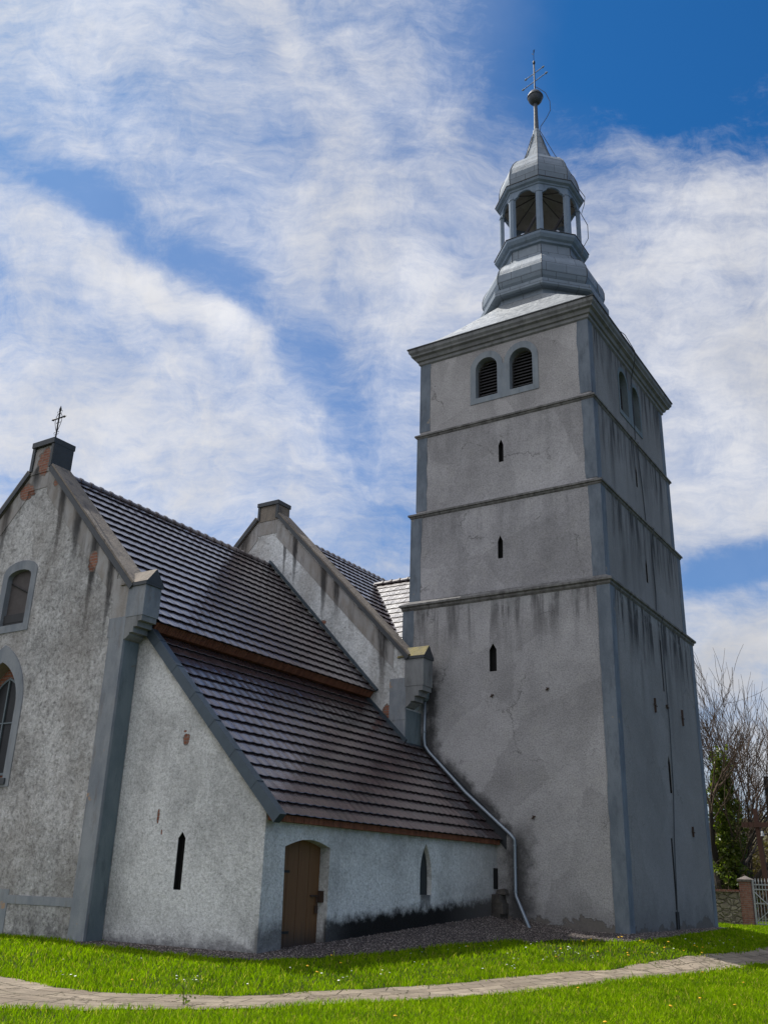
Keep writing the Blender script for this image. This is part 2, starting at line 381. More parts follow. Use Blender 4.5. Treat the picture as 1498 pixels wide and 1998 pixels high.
def zinc_fn(c1, c2, r0, r1):
  def zinc(t, b):
        uvn = t.new('ShaderNodeUVMap').outputs[0]
        br = t.new('ShaderNodeTexBrick'); br.offset = .5
        t.put(br.inputs['Vector'], uvn); t.put(br.inputs['Scale'], 1.0); t.put(br.inputs['Mortar Size'], .009); t.put(br.inputs['Mortar Smooth'], .4)
        br.inputs['Brick Width'].default_value = .78; br.inputs['Row Height'].default_value = .40
        br.inputs['Color1'].default_value = (*c1, 1); br.inputs['Color2'].default_value = (*c2, 1); br.inputs['Mortar'].default_value = (.035, .04, .05, 1)
        P = t.pos()
        c = t.mix(t.mapr(t.noise(P, 2.2, 5, .65), .35, .7, 0, .4), br.outputs['Color'], tuple(x*.72 for x in c1))
        h = t.math('ADD', t.math('MULTIPLY', br.outputs['Fac'], -.6), t.math('MULTIPLY', t.noise(P, 3.3, 3, .5), 1.6))
        t.put(b.inputs['Normal'], t.bump(h, 1.0, .009))
        t.put(b.inputs['Roughness'], t.mapr(t.noise(P, 5, 4), .3, .7, r0, r1))
        return c
  return zinc
material('zinc_sheet', zinc_fn((.165, .205, .25), (.215, .255, .305), .48, .62), .5, .10)
material('zinc_skirt_lit', zinc_fn((.27, .29, .31), (.335, .355, .375), .34, .48), .4, .2)  # same metal as the lantern, sunlit brightness put into its colour

def pipe_zinc(t, b):
    P = t.pos(); return t.mix(t.noise(P, 5, 4), (.20, .235, .28), (.27, .31, .36))
material('pipe_zinc', pipe_zinc, .42, .6)

def tiles(t, b):
    P = t.pos()
    uvn = t.new('ShaderNodeUVMap').outputs[0]
    wn_ = t.new('ShaderNodeTexWhiteNoise', noise_dimensions='2D'); t.put(wn_.inputs['Vector'], t.vmath('FLOOR', uvn))
    c = t.mix(wn_.outputs['Value'], (.046, .029, .031), (.068, .045, .047))
    c = t.mix(t.mapr(t.noise(P, 1.1, 4, .6), .4, .7, 0, .5), c, (.050, .042, .040))
    sp = t.noise(P, 14, 2, .5)
    c = t.mix(t.mapr(sp, .76, .79, 0, .6), c, (.26, .25, .24))
    t.put(b.inputs['Roughness'], t.mapr(t.noise(P, 2.5, 4), .3, .7, .22, .32))
    t.put(b.inputs['Normal'], t.bump(t.noise(P, 30, 3, .5), .15, .003))
    return c
material('roof_tile', tiles, .28, 0, .8)
for nm_, rg_ in (('roof_tile', .16), ):
    bs_ = [n for n in MATS[nm_].node_tree.nodes if n.type == 'BSDF_PRINCIPLED'][0]
    bs_.inputs['Coat Weight'].default_value = .75; bs_.inputs['Coat Roughness'].default_value = rg_; bs_.inputs['Coat IOR'].default_value = 1.55
MATS['nave_tile'] = MATS['roof_tile'].copy(); MATS['nave_tile'].name = 'nave_tile'
bs_ = [n for n in MATS['nave_tile'].node_tree.nodes if n.type == 'BSDF_PRINCIPLED'][0]
bs_.inputs['Coat Roughness'].default_value = .42; bs_.inputs['Coat Weight'].default_value = .55

dark('tile_nose', (.008, .007, .008), .8)

def brick(name, bw, rh, c1, c2, mort, horiz=None):
    def fn(t, b):
        P = t.pos(); X, Y, Z = t.sep(P)
        v = t.comb(t.math('ADD', X, Y), Z, 0.0)
        br = t.new('ShaderNodeTexBrick'); t.put(br.inputs['Vector'], v); br.inputs['Scale'].default_value = 1
        br.inputs['Brick Width'].default_value = bw; br.inputs['Row Height'].default_value = rh
        br.inputs['Mortar Size'].default_value = .010; br.inputs['Mortar Smooth'].default_value = .2
        br.inputs['Color1'].default_value = (*c1, 1); br.inputs['Color2'].default_value = (*c2, 1); br.inputs['Mortar'].default_value = (*mort, 1)
        c = t.mix(t.mapr(t.noise(P, 9, 5, .7), .4, .7, 0, .55), br.outputs['Color'], tuple(x*.45 for x in c1))
        h = t.math('ADD', t.math('MULTIPLY', br.outputs['Fac'], -1.0), t.math('MULTIPLY', t.noise(P, 20, 4), .7))
        t.put(b.inputs['Normal'], t.bump(h, 1, .01))
        return c
    return material(name, fn, .9, 0, .2)
brick('brick_pier', .25, .075, (.30, .125, .09), (.36, .18, .13), (.30, .25, .22))
brick('brick_exposed', .25, .075, (.27, .095, .06), (.33, .14, .09), (.26, .22, .19))
def eave_brick(t, b):
    P = t.pos()
    wn_ = t.new('ShaderNodeTexWhiteNoise', noise_dimensions='1D'); t.put(wn_.inputs['W'], t.math('FLOOR', t.math('DIVIDE', t.sep(P)[0], .084)))
    c = t.mix(wn_.outputs['Value'], (.165, .060, .036), (.24, .095, .055))
    c = t.mix(t.mapr(t.noise(P, 8, 5, .7), .45, .7, 0, .6), c, (.06, .032, .022))
    t.put(b.inputs['Normal'], t.bump(t.noise(P, 26, 4), 1, .006))
    return c
material('eave_brick', eave_brick, .9, 0, .2)

def rubble(t, b):
    P = t.pos()
    Pw = t.vmath('ADD', P, t.vmath('SCALE', t.vmath('SUBTRACT', t.noise(P, 3, 3, .5, 0, 'Color'), (.5, .5, .5)), .25))
    v = t.mapping(Pw, sc=(1, 1, 1.6))
    d = t.voronoi(v, 3.4, 'DISTANCE_TO_EDGE'); cc = t.voronoi(v, 3.4, 'F1', 'Color')
    c = t.mix(t.sep(cc)[0], (.22, .185, .135), (.42, .36, .27))
    c = t.mix(t.mapr(t.noise(P, 9, 5, .7), .4, .7, 0, .5), c, (.16, .14, .11))
    c = t.mix(t.mapr(d, .05, .0), c, (.12, .10, .08))
    t.put(b.inputs['Normal'], t.bump(t.math('ADD', t.mapr(d, 0, .18), t.math('MULTIPLY', t.noise(P, 12, 4), .4)), 1, .06))
    return c
material('rubble_stone', rubble, .95, 0, .1)

def door_wood(t, b):
    P = t.pos(); X, Y, Z = t.sep(P)
    g = t.noise(t.comb(t.math('MULTIPLY', X, 18), Y, t.math('MULTIPLY', Z, 1.2)), 2.0, 5, .65, .3)
    c = t.mix(g, (.100, .044, .015), (.175, .084, .030))
    c = t.mix(t.mapr(t.math('ADD', Z, t.math('MULTIPLY', g, .4)), .75, .25, 0, .8), c, (.030, .022, .018))
    t.put(b.inputs['Normal'], t.bump(g, 1, .004))
    return c
material('door_wood', door_wood, .75)

def ground_mat(t, b):
    P = t.pos()
    c = t.mix(t.noise(P, 1.3, 6, .6), (.022, .036, .008), (.045, .066, .010))
    c = t.mix(t.mapr(t.noise(P, 7, 5, .7), .5, .75), c, (.050, .048, .020))
    c = t.mix(t.mapr(t.vmath('LENGTH', t.vmath('SUBTRACT', P, (4, -2, 0)), out=1), 22, 45), c, (.085, .080, .066))
    t.put(b.inputs['Normal'], t.bump(t.noise(P, 25, 5, .7), 1, .03))
    return c
material('turf_soil', ground_mat, .95, 0, .1)

def path_mat(t, b):
    uvn = t.new('ShaderNodeUVMap').outputs[0]
    P = t.pos()
    wv = t.vmath('ADD', uvn, t.vmath('SCALE', t.vmath('SUBTRACT', t.noise(P, 1.6, 4, .6, 0, 'Color'), (.5, .5, .5)), .14))
    br = t.new('ShaderNodeTexBrick'); t.put(br.inputs['Vector'], wv); br.inputs['Scale'].default_value = 1
    br.inputs['Brick Width'].default_value = .95; br.inputs['Row Height'].default_value = .47; br.inputs['Mortar Size'].default_value = .014; br.inputs['Mortar Smooth'].default_value = .3
    br.inputs['Color1'].default_value = (.255, .205, .155, 1); br.inputs['Color2'].default_value = (.36, .30, .228, 1); br.inputs['Mortar'].default_value = (.05, .05, .02, 1)
    gap = t.math('MULTIPLY', br.outputs['Fac'], t.mapr(t.noise(P, 1.1, 4), .30, .46))
    c = t.mix(gap, t.mix(1.0, br.outputs['Color'], t.comb(*[t.mapr(t.noise(P, 1.4, 6, .7), .3, .7, .66, 1.16)]*3), 'MULTIPLY'), (.055, .050, .025))
    c = t.mix(t.mapr(t.noise(P, 2.3, 6, .7), .35, .7, 0, .55), c, (.20, .17, .135))
    c = t.mix(t.mapr(t.noise(P, 38, 4, .8), .55, .75, 0, .55), c, (.40, .36, .32))
    c = t.mix(t.mapr(t.noise(P, 30, 4, .8), .42, .28, 0, .6), c, (.10, .085, .065))
    ck = t.voronoi(t.vmath('ADD', P, t.vmath('SCALE', t.noise(P, 4, 4, .6, 0, 'Color'), .5)), .9, 'DISTANCE_TO_EDGE')
    c = t.mix(t.mapr(ck, .018, .006, 0, .75), c, (.06, .05, .03))
    c = t.mix(t.math('MULTIPLY', t.mapr(t.noise(P, 1.5, 6, .7), .60, .70), .6), c, (.075, .10, .025))
    t.put(b.inputs['Normal'], t.bump(t.math('ADD', t.math('MULTIPLY', gap, -1.5), t.math('ADD', t.noise(P, 22, 5, .75), t.math('MULTIPLY', t.noise(P, 3, 3), 2))), 1, .018))
    return c
material('path_slab', path_mat, .95, 0, .15)

def gravel_mat(t, b):
    P = t.pos()
    cc = t.voronoi(P, 34, 'F1', 'Color'); d = t.voronoi(P, 34, 'F1')
    c = t.mix(t.sep(cc)[0], (.07, .056, .052), (.29, .245, .23))
    c = t.mix(t.mapr(d, .3, .6), c, (.03, .027, .025))
    t.put(b.inputs['Normal'], t.bump(d, 1, -.02))
    return c
material('gravel_bed', gravel_mat, .9, 0, .2)
def pebble(t, b):
    ri = t.new('ShaderNodeNewGeometry').outputs['Random Per Island']
    return t.mix(ri, (.075, .06, .056), (.37, .315, .295))
material('pebble', pebble, .8, 0, .3)

def leafy(name, c1, c2, c3, trans=.45, rough=.5):
    m = bpy.data.materials.new(name); m.use_nodes = True
    t = NT(m.node_tree); t.n.clear()
    out = t.new('ShaderNodeOutputMaterial')
    ri = t.new('ShaderNodeNewGeometry').outputs['Random Per Island']
    P = t.pos()
    f = t.math('ADD', t.math('MULTIPLY', ri, .50), t.math('MULTIPLY', t.mapr(t.math('ADD', t.math('MULTIPLY', t.noise(P, .9, 5, .65), .6), t.math('MULTIPLY', t.noise(P, 6.0, 3, .6), .4)), .36, .62), .50))
    c = t.mix(f, c1, c2); c = t.mix(t.mapr(ri, .90, .97), c, c3)
    d = t.new('ShaderNodeBsdfPrincipled'); t.put(d.inputs['Base Color'], c); d.inputs['Roughness'].default_value = rough; d.inputs['Specular IOR Level'].default_value = .08 if name == 'grass_blade' else .3
    tr = t.new('ShaderNodeBsdfTranslucent'); t.put(tr.inputs[0], t.mix(1, c, (1.05, 1.25, .45), 'MULTIPLY'))
    mx = t.new('ShaderNodeMixShader'); mx.inputs[0].default_value = trans
    t.l.new(d.outputs[0], mx.inputs[1]); t.l.new(tr.outputs[0], mx.inputs[2]); t.l.new(mx.outputs[0], out.inputs[0])
    MATS[name] = m
leafy('grass_blade', (.082, .165, .006), (.33, .45, .005), (.50, .42, .11), .6, .9)
leafy('ivy_leaf', (.045, .075, .014), (.16, .19, .03), (.32, .31, .08), .5, .3)
leafy('scrub_leaf', (.075, .058, .026), (.13, .095, .042), (.13, .13, .045), .35)
leafy('weed_leaf', (.12, .17, .03), (.20, .25, .05), (.24, .28, .08), .4)
leafy('hill_scrub', (.06, .05, .03), (.09, .07, .04), (.08, .09, .035), .2)
dark('bark', (.034, .027, .022), .95); dark('bark_twig', (.085, .057, .038), .95)
dark('dandelion_yellow', (.80, .45, .01), .7); dark('daisy_white', (.78, .78, .74), .7)
dark('house_wall', (.55, .50, .44), .9); dark('house_roof', (.36, .12, .07), .9)
def hillm(t, b):
    P = t.pos()
    return t.mix(t.mapr(t.noise(P, .25, 6, .7), .35, .65), (.075, .055, .030), (.065, .065, .028))
material('hill_grass', hillm, .95, 0, .1)

# ------------------------------------------------------------------ mesh helpers
class MB:
    def __init__(s): s.v = []; s.f = []; s.uv = {}
    def add(s, vs, fs, uvs=None):
        o = len(s.v); s.v += [tuple(p) for p in vs]
        for i, f in enumerate(fs):
            if uvs: s.uv[len(s.f)] = uvs[i]
            s.f.append(tuple(o+k for k in f))
        return s
    def box(s, x0, x1, y0, y1, z0, z1):
        v = [(x, y, z) for z in (z0, z1) for y in (y0, y1) for x in (x0, x1)]
        return s.add(v, [(0,2,3,1),(4,5,7,6),(0,1,5,4),(2,6,7,3),(0,4,6,2),(1,3,7,5)])
    def hull8(s, a, b):
        """two quads (same winding) joined into a solid"""
        return s.add(list(a)+list(b), [(3,2,1,0),(4,5,6,7),(0,1,5,4),(1,2,6,5),(2,3,7,6),(3,0,4,7)])
    def prism(s, poly, to3, n, holes=(), hole_depth=.3, back=True, sides=True):
        """extrude a 2-D polygon (to3 maps it into space) along n, with recesses for the holes"""
        n = Vector(n)
        loops = [list(poly)]+[list(h) for h in holes]
        tri = tessellate_polygon([[Vector((a, b, 0)) for a, b in l] for l in loops])
        flat = [Vector(to3(a, b)) for l in loops for a, b in l]
        s.add(flat, [tuple(x) for x in tri])
        k = len(poly); P = [Vector(to3(a, b)) for a, b in poly]
        if sides: s.add(P+[p+n for p in P], [(i, (i+1) % k, k+(i+1) % k, k+i) for i in range(k)])
        if back:
            tb = tessellate_polygon([[Vector((a, b, 0)) for a, b in poly]])
            s.add([p+n for p in P], [tuple(x) for x in tb])
        for h in holes:
            H = [Vector(to3(a, b)) for a, b in h]; q = n.normalized()*hole_depth; m = len(h)
            s.add(H+[p+q for p in H], [(i, (i+1) % m, m+(i+1) % m, m+i) for i in range(m)])
        return s
    def pane(s, poly, to3, off):
        off = Vector(off)
        tb = tessellate_polygon([[Vector((a, b, 0)) for a, b in poly]])
        return s.add([Vector(to3(a, b))+off for a, b in poly], [tuple(x) for x in tb])
    def tube(s, pts, rad, n=8, cap=True):
        pts = [Vector(p) for p in pts]; m = len(pts)
        rad = [rad]*m if isinstance(rad, (int, float)) else rad
        vs = []; up = None
        for i, p in enumerate(pts):
            d = (pts[min(i+1, m-1)]-pts[max(i-1, 0)])
            if d.length < 1e-9: d = Vector((0, 0, 1))
            d.normalize()
            if up is None: up = Vector((1, 0, 0)) if abs(d.x) < .8 else Vector((0, 1, 0))
            a = (up-d*up.dot(d)); a = a.normalized() if a.length > 1e-6 else d.orthogonal().normalized()
            up = a; b_ = d.cross(a)
            for k in range(n):
                t_ = 2*math.pi*k/n; vs.append(p+rad[i]*(math.cos(t_)*a+math.sin(t_)*b_))
        fs = [(i*n+k, i*n+(k+1) % n, (i+1)*n+(k+1) % n, (i+1)*n+k) for i in range(m-1) for k in range(n)]
        if cap: fs += [tuple(range(n))[::-1], tuple((m-1)*n+k for k in range(n))]
        return s.add(vs, fs)
    def lathe(s, prof, cx, cy, n=24):
        vs = [(cx+r*math.cos(2*math.pi*k/n), cy+r*math.sin(2*math.pi*k/n), z) for r, z in prof for k in range(n)]
        fs = [(i*n+k, i*n+(k+1) % n, (i+1)*n+(k+1) % n, (i+1)*n+k) for i in range(len(prof)-1) for k in range(n)]
        return s.add(vs, fs)
    def rings(s, rings, closed_top=False):
        """loft of vertex rings, faces carry metre UVs"""
        n = len(rings[0]); vv = 0.0
        for a, b in zip(rings[:-1], rings[1:]):
            h = 0
            for k in range(n):
                A, B, C_, D_ = Vector(a[k]), Vector(a[(k+1) % n]), Vector(b[(k+1) % n]), Vector(b[k])
                m0, m1 = (A+B)/2, (C_+D_)/2; hh = (m1-m0).length; h = max(h, hh)
                la, lb = (B-A).length/2, (C_-D_).length/2
                uo = k*.37
                if la < 1e-6 and lb < 1e-6: continue
                if lb < 1e-6: s.add([A, B, (C_+D_)/2], [(0, 1, 2)], [[(uo-la, vv), (uo+la, vv), (uo, vv+hh)]])
                elif la < 1e-6: s.add([(A+B)/2, C_, D_], [(0, 1, 2)], [[(uo, vv), (uo+lb, vv+hh), (uo-lb, vv+hh)]])
                else: s.add([A, B, C_, D_], [(0, 1, 2, 3)], [[(uo-la, vv), (uo+la, vv), (uo+lb, vv+hh), (uo-lb, vv+hh)]])
            vv += h
        if closed_top: s.add(rings[-1], [tuple(range(n))])
        return s
    def build(s, name, mat, parent=None, smooth=False, org=None):
        me = bpy.data.meshes.new(name)
        o_ = Vector((0, 0, 0))
        if org is not None: o_ = Vector(org)
        elif parent is not None:
            q = parent
            while q is not None: o_ = o_+q.location; q = q.parent
        V = np.array(s.v, dtype=np.float64)-np.array(o_)
        me.from_pydata([tuple(p) for p in V], [], s.f)
        if s.uv:
            ul = me.uv_layers.new(name='UVMap')
            for i, p in enumerate(me.polygons):
                if i in s.uv:
                    for j, li in enumerate(p.loop_indices): ul.data[li].uv = s.uv[i][j]
        for m in (mat if isinstance(mat, (list, tuple)) else [mat]): me.materials.append(MATS[m])
        if smooth: me.polygons.foreach_set('use_smooth', [True]*len(me.polygons))
        if getattr(s, 'nose', None):
            me.materials.append(MATS['tile_nose']); me.polygons.foreach_set('material_index', [1 if q else 0 for q in s.nose])
        me.update()
        o = bpy.data.objects.new(name, me); COL.objects.link(o)
        if parent is not None: o.parent = parent
        elif org is not None: o.location = org
        return o

def fast_mesh(name, verts, faces_flat, counts, mat, smooth=False):
    me = bpy.data.meshes.new(name)
    me.vertices.add(len(verts)); me.vertices.foreach_set('co', np.asarray(verts, dtype=np.float32).ravel())
    me.loops.add(len(faces_flat)); me.loops.foreach_set('vertex_index', np.asarray(faces_flat, dtype=np.int32))
    cs = np.asarray(counts, dtype=np.int32); st = np.concatenate(([0], np.cumsum(cs)[:-1])).astype(np.int32)
    me.polygons.add(len(cs)); me.polygons.foreach_set('loop_start', st); me.polygons.foreach_set('loop_total', cs)
    if smooth: me.polygons.foreach_set('use_smooth', np.ones(len(cs), dtype=bool))
    me.materials.append(MATS[mat]); me.update(calc_edges=True); me.validate()
    o = bpy.data.objects.new(name, me); COL.objects.link(o)
    return o

def thing(name, loc, label, cat, group=None):
    o = bpy.data.objects.new(name, None); COL.objects.link(o); o.location = loc; o.empty_display_size = .3
    return tag(o, label, cat, group)
def tag(o, label, cat, group=None):
    o['label'] = label; o['category'] = cat
    if group: o['group'] = group
    return o
def structure(o, label=None, cat=None, kind='structure'):
    o['kind'] = kind
    if label: o['label'] = label
    if cat: o['category'] = cat
    return o

def arch(a0, a1, z0, zs, za, n=12):
    """opening outline: jambs z0..zs, elliptical head rising to za"""
    c = (a0+a1)/2; r = (a1-a0)/2
    return [(a0, z0), (a1, z0)]+[(c+r*math.cos(math.pi*k/n), zs+(za-zs)*math.sin(math.pi*k/n)) for k in range(n+1)]
def lancet(a0, a1, z0, zs, za, n=8):
    c = (a0+a1)/2; w_ = (a1-a0)/2; h = za-zs
    rr = (w_*w_+h*h)/(2*w_)
    th = math.asin(min(1, h/rr))
    rt = [(a1-rr+rr*math.cos(th*k/n), zs+rr*math.sin(th*k/n)) for k in range(n+1)]
    return [(a0, z0), (a1, z0)]+rt+[(2*c-x, z) for x, z in rt[-2::-1]]
def slit(a0, a1, z0, zs, za): return [(a0, z0), (a1, z0), (a1, zs), ((a0+a1)/2, za), (a0, zs)]
def offset_poly(poly, c, k):
    return [(c[0]+(a-c[0])*k, c[1]+(b-c[1])*k) for a, b in poly]

def slit_shade_liner(poly, to3, n, depth):  # dark lining: shade inside the slit put into the colour
    m = MB(); n = Vector(n); c = (sum(p[0] for p in poly)/len(poly), sum(p[1] for p in poly)/len(poly))
    H = [Vector(to3(a, b))+n*.012 for a, b in offset_poly(poly, c, .985)]; k = len(H)
    m.add(H+[p+n*depth for p in H], [(i, (i+1) % k, k+(i+1) % k, k+i) for i in range(k)]); m.pane(poly, to3, n*(depth+.01))
    return m

def roof_tiles(o, u, v, length, run, course=.36, wave=.30, step=.046, amp=.0012, nu=8, seed=0):
    """interlocking roof tiles: stepped courses of rounded pans"""
    o, u, v = Vector(o), Vector(u).normalized(), Vector(v).normalized(); n = u.cross(v)
    if n.z < 0: n = -n
    mb = MB(); rows = max(1, round(run/course)); cs = run/rows; nose = []
    cols = max(1, round(length/wave)); cw = length/cols; N = cols*nu
    rr = np.random.default_rng(seed)
    for r in range(rows):
        sh = 0.0
        base = []
        jit = rr.normal(0, .0018, cols+1)
        for j in range(4):
            for i in range(N+1):
                ph = (i/nu) % 1.0; tl = min(cols-1, i//nu)
                wv = amp*math.cos(2*math.pi*ph)
                sc = .020*(1-abs(math.sin(math.pi*ph)))        # scalloped lower edge
                if j == 0: vv, hh = r*cs+sc+.035, -.012
                elif j == 1: vv, hh = r*cs+sc, step*.86+wv+jit[tl]
                elif j == 2: vv, hh = r*cs+sc+.012, step+wv+jit[tl]
                else: vv, hh = (r+1)*cs+.05, wv*.9
                base.append(o+u*(i*cw/nu)+v*vv+n*hh)
        fs = []; us = []
        for j in range(3):
            for i in range(N):
                a = j*(N+1)+i; fs.append((a, a+1, a+N+2, a+N+1)); nose.append(j == 0)
                q = (i//nu+.5+sh, r+.5); us.append([q, q, q, q])
        mb.add(base, fs, us)
    mb.nose = nose
    return mb

def ridge_tiles(p0, p1, rad=.12, pitch=.36):
    p0, p1 = Vector(p0), Vector(p1); d = p1-p0; n = max(1, round(d.length/pitch)); d.normalize(); L = (p1-p0).length/n
    side = d.cross(Vector((0, 0, 1))).normalized(); mb = MB()
    for k in range(n):
        a = p0+d*(k*L-.03); b = p0+d*((k+1)*L+.03)
        vs = []
        for q, r in ((a, rad*1.18), (a+d*.07, rad*1.18), (a+d*.08, rad), (b, rad*.92)):
            for i in range(9):
                t_ = math.pi*(i/8*1.16-.08); vs.append(q+side*(r*math.cos(t_))+Vector((0, 0, r*math.sin(t_))))
        fs = [(j*9+i, j*9+i+1, (j+1)*9+i+1, (j+1)*9+i) for j in range(3) for i in range(8)]+[tuple(range(9))]
        mb.add(vs, fs)
    return mb

# ------------------------------------------------------------------ ground shape
RECTS = [(0.0, 9.92, 0.0, 16.0), (9.92, 18.2, -3.56, 3.16), (-.48, 9, 4.04, 12)]
def zg(x, y):
    x = np.asarray(x, float); y = np.asarray(y, float)
    d = np.full(np.broadcast(x, y).shape, 1e9)
    for x0, x1, y0, y1 in RECTS:
        dx = np.maximum(np.maximum(x0-x, x-x1), 0); dy = np.maximum(np.maximum(y0-y, y-y1), 0)
        d = np.minimum(d, np.hypot(dx, dy))
    zw = .57*np.clip(x, 0, 9.9)/9.9
    t_ = np.where(x > 9.9, 1.0, np.clip(-y/2.5, 0, 1))
    zw = zw*(1-t_)+.27*t_*np.clip(x/9.9, 0, 1)
    s = np.clip(1-d/3.5, 0, 1); s = s*s*(3-2*s)*.5+s*.5
    q = np.clip((x-12)/11, 0, 1); zb = -.3+.45*q*q*(3-2*q)
    return zb+(np.maximum(zw, zb)-zb)*s
def zgf(x, y): return float(zg(x, y))

def axis(a, b, fine0, fine1, h, H):
    l = list(np.arange(fine0, fine1+1e-6, h))
    s = h; x = fine0
    lo = []
    while x > a: s *= 1.35; x -= s; lo.append(max(x, a))
    s = h; x = fine1; hi = []
    while x < b: s *= 1.35; x += s; hi.append(min(x, b))
    return np.array(sorted(set(lo))+l+hi)
gx = axis(-1500, 1500, -18, 28, .35, 0); gy = axis(-1500, 1500, -16, 8, .35, 0)
GX, GY = np.meshgrid(gx, gy); GZ = zg(GX, GY)-.012
nx, ny = len(gx), len(gy)
vv = np.stack([GX.ravel(), GY.ravel(), GZ.ravel()], 1)
ii, jj = np.meshgrid(np.arange(nx-1), np.arange(ny-1)); a_ = (jj*nx+ii).ravel()
ff = np.stack([a_, a_+1, a_+nx+1, a_+nx], 1)
g_ = fast_mesh('ground', vv, ff.ravel(), np.full(len(ff), 4), 'turf_soil', True); structure(g_)

# ------------------------------------------------------------------ path of worn slabs
PU = [(-2.6, 9.0), (-3.2, 6.0), (-3.63, 3.14), (-3.75, 2.0), (-4.2, .35), (-4.01, -.95), (-2.98, -2.20), (-1.18, -2.92), (.6, -3.38), (2.86, -3.52), (5.36, -3.80), (7.47, -4.61), (9.24, -5.40), (12.0, -5.62), (15.04, -5.68), (18, -5.4), (22, -4.7), (26.4, -3.9)]
PL = [(-6.6, 9.0), (-6.5, 6.0), (-6.3, 2.2), (-6.25, .6), (-6.17, -1.0), (-5.6, -1.95), (-3.99, -3.20), (-2.1, -3.92), (-.6, -4.50), (1.6, -4.98), (4.2, -5.30), (6.6, -5.75), (9.1, -6.30), (12.0, -6.75), (15.04, -6.85), (18, -6.6), (22, -6.0), (26.4, -5.2)]
def resample(pts, n):
    p = np.array(pts); s = np.concatenate(([0], np.cumsum(np.hypot(*np.diff(p, axis=0).T)))); q = np.linspace(0, s[-1], n)
    return np.stack([np.interp(q, s, p[:, 0]), np.interp(q, s, p[:, 1])], 1)
NP = 180
pu = resample(PU, NP); pl = resample(PL, NP)
wob = np.array([math.sin(i*1.7)*.05+math.sin(i*.63+1)*.06 for i in range(NP)])
pm = MB(); K = 6; pv = []; sacc = 0
for i in range(NP):
    for k in range(K+1):
        f = k/K; p = pu[i]*(1-f)+pl[i]*f
        e = wob[i] if k == 0 else (-wob[(i*7) % NP] if k == K else 0)
        d = (pl[i]-pu[i]); d = d/np.linalg.norm(d); p = p+d*e
        pv.append((p[0], p[1], zgf(p[0], p[1])+.004))
arc = np.concatenate(([0], np.cumsum(np.hypot(*np.diff((pu+pl)/2, axis=0).T))))
wid = np.hypot(*(pl-pu).T)
fs = []; us = []
for i in range(NP-1):
    for k in range(K):
        a = i*(K+1)+k; fs.append((a, a+1, a+K+2, a+K+1))
        us.append([(arc[i], wid[i]*k/K), (arc[i], wid[i]*(k+1)/K), (arc[i+1], wid[i+1]*(k+1)/K), (arc[i+1], wid[i+1]*k/K)])
pm.add(pv, fs, us); structure(pm.build('path', 'path_slab'))
def in_poly(x, y, poly):
    x = np.asarray(x); y = np.asarray(y); c = np.zeros(x.shape, bool); n = len(poly); j = n-1
    for i in range(n):
        xi, yi = poly[i]; xj, yj = poly[j]
        c ^= ((yi > y) != (yj > y)) & (x < (xj-xi)*(y-yi)/(yj-yi+1e-12)+xi); j = i
    return c
PATH_POLY = [tuple(p) for p in pu]+[tuple(p) for p in pl[::-1]]

# ------------------------------------------------------------------ gravel strip along the walls
GO = [(-.48, 4.3), (-.85, 3.9), (-.55, 2.6), (-.75, 1.5), (-.75, .2), (-.55, -.55), (.1, -.62), (.6, -.86), (2.3, -1.12), (5.2, -1.22), (7.8, -1.40), (8.75, -2.1), (8.95, -3.0), (9.05, -3.8), (9.7, -4.2), (12.1, -4.15), (16.7, -3.95), (18.6, -3.9)]
GI = [(-.3, 4.3), (.05, 3.9), (.1, 2.6), (.1, 1.5), (.1, .3), (.1, .1), (.2, .1), (.6, .1), (2.3, .1), (5.2, .1), (8.0, .1), (9.95, .1), (10., -2.6), (10., -3.2), (10., -3.5), (12.1, -3.5), (16.7, -3.5), (18.4, -3.5)]
go = resample(GO, 120); gi = resample(GI, 120)
gm = MB(); gvv = []
for i in range(120):
    for k in range(6):
        f = k/5; p = gi[i]*(1-f)+go[i]*f; gvv.append((p[0], p[1], zgf(p[0], p[1])+.012*(1-f)+.002))
gm.add(gvv, [(i*6+k, i*6+k+1, (i+1)*6+k+1, (i+1)*6+k) for i in range(119) for k in range(5)])
structure(gm.build('gravel_bed', 'gravel_bed'), 'strip of pinkish grey gravel along the foot of the church walls', 'gravel', 'stuff')
GRAVEL_POLY = [tuple(p) for p in go]+[tuple(p) for p in gi[::-1]]
n_p = 15000
px = rng.uniform(-.9, 18.5, n_p*3); py = rng.uniform(-4.3, 4.2, n_p*3)
ok = in_poly(px, py, GRAVEL_POLY); px, py = px[ok][:n_p], py[ok][:n_p]
okt = np.array([np.array([(1,0,0),(0,1,0),(-1,0,0),(0,-1,0),(0,0,.8),(0,0,-.8)])]*1)[0]
okf = np.array([(0,1,4),(1,2,4),(2,3,4),(3,0,4),(1,0,5),(2,1,5),(3,2,5),(0,3,5)])
sz = rng.uniform(.009, .024, len(px)); an = rng.uniform(0, 6.28, len(px)); asp = rng.uniform(.6, 1.0, len(px))
ca, sa = np.cos(an), np.sin(an)
V0 = okt[None]*sz[:, None, None]*np.stack([np.ones_like(asp), asp, asp*.8], 1)[:, None]
V0 = V0+rng.normal(0, .15, V0.shape)*sz[:, None, None]
xx = V0[..., 0]*ca[:, None]-V0[..., 1]*sa[:, None]; yy = V0[..., 0]*sa[:, None]+V0[..., 1]*ca[:, None]
VV = np.stack([xx+px[:, None], yy+py[:, None], V0[..., 2]+(zg(px, py)+.012)[:, None]], 2).reshape(-1, 3)
FF = (okf[None]+6*np.arange(len(px))[:, None, None]).reshape(-1)
structure(fast_mesh('gravel_pebbles', VV, FF, np.full(len(px)*8, 3), 'pebble'), 'loose grey and pink pebbles lying on the gravel strip', 'pebbles', 'stuff')

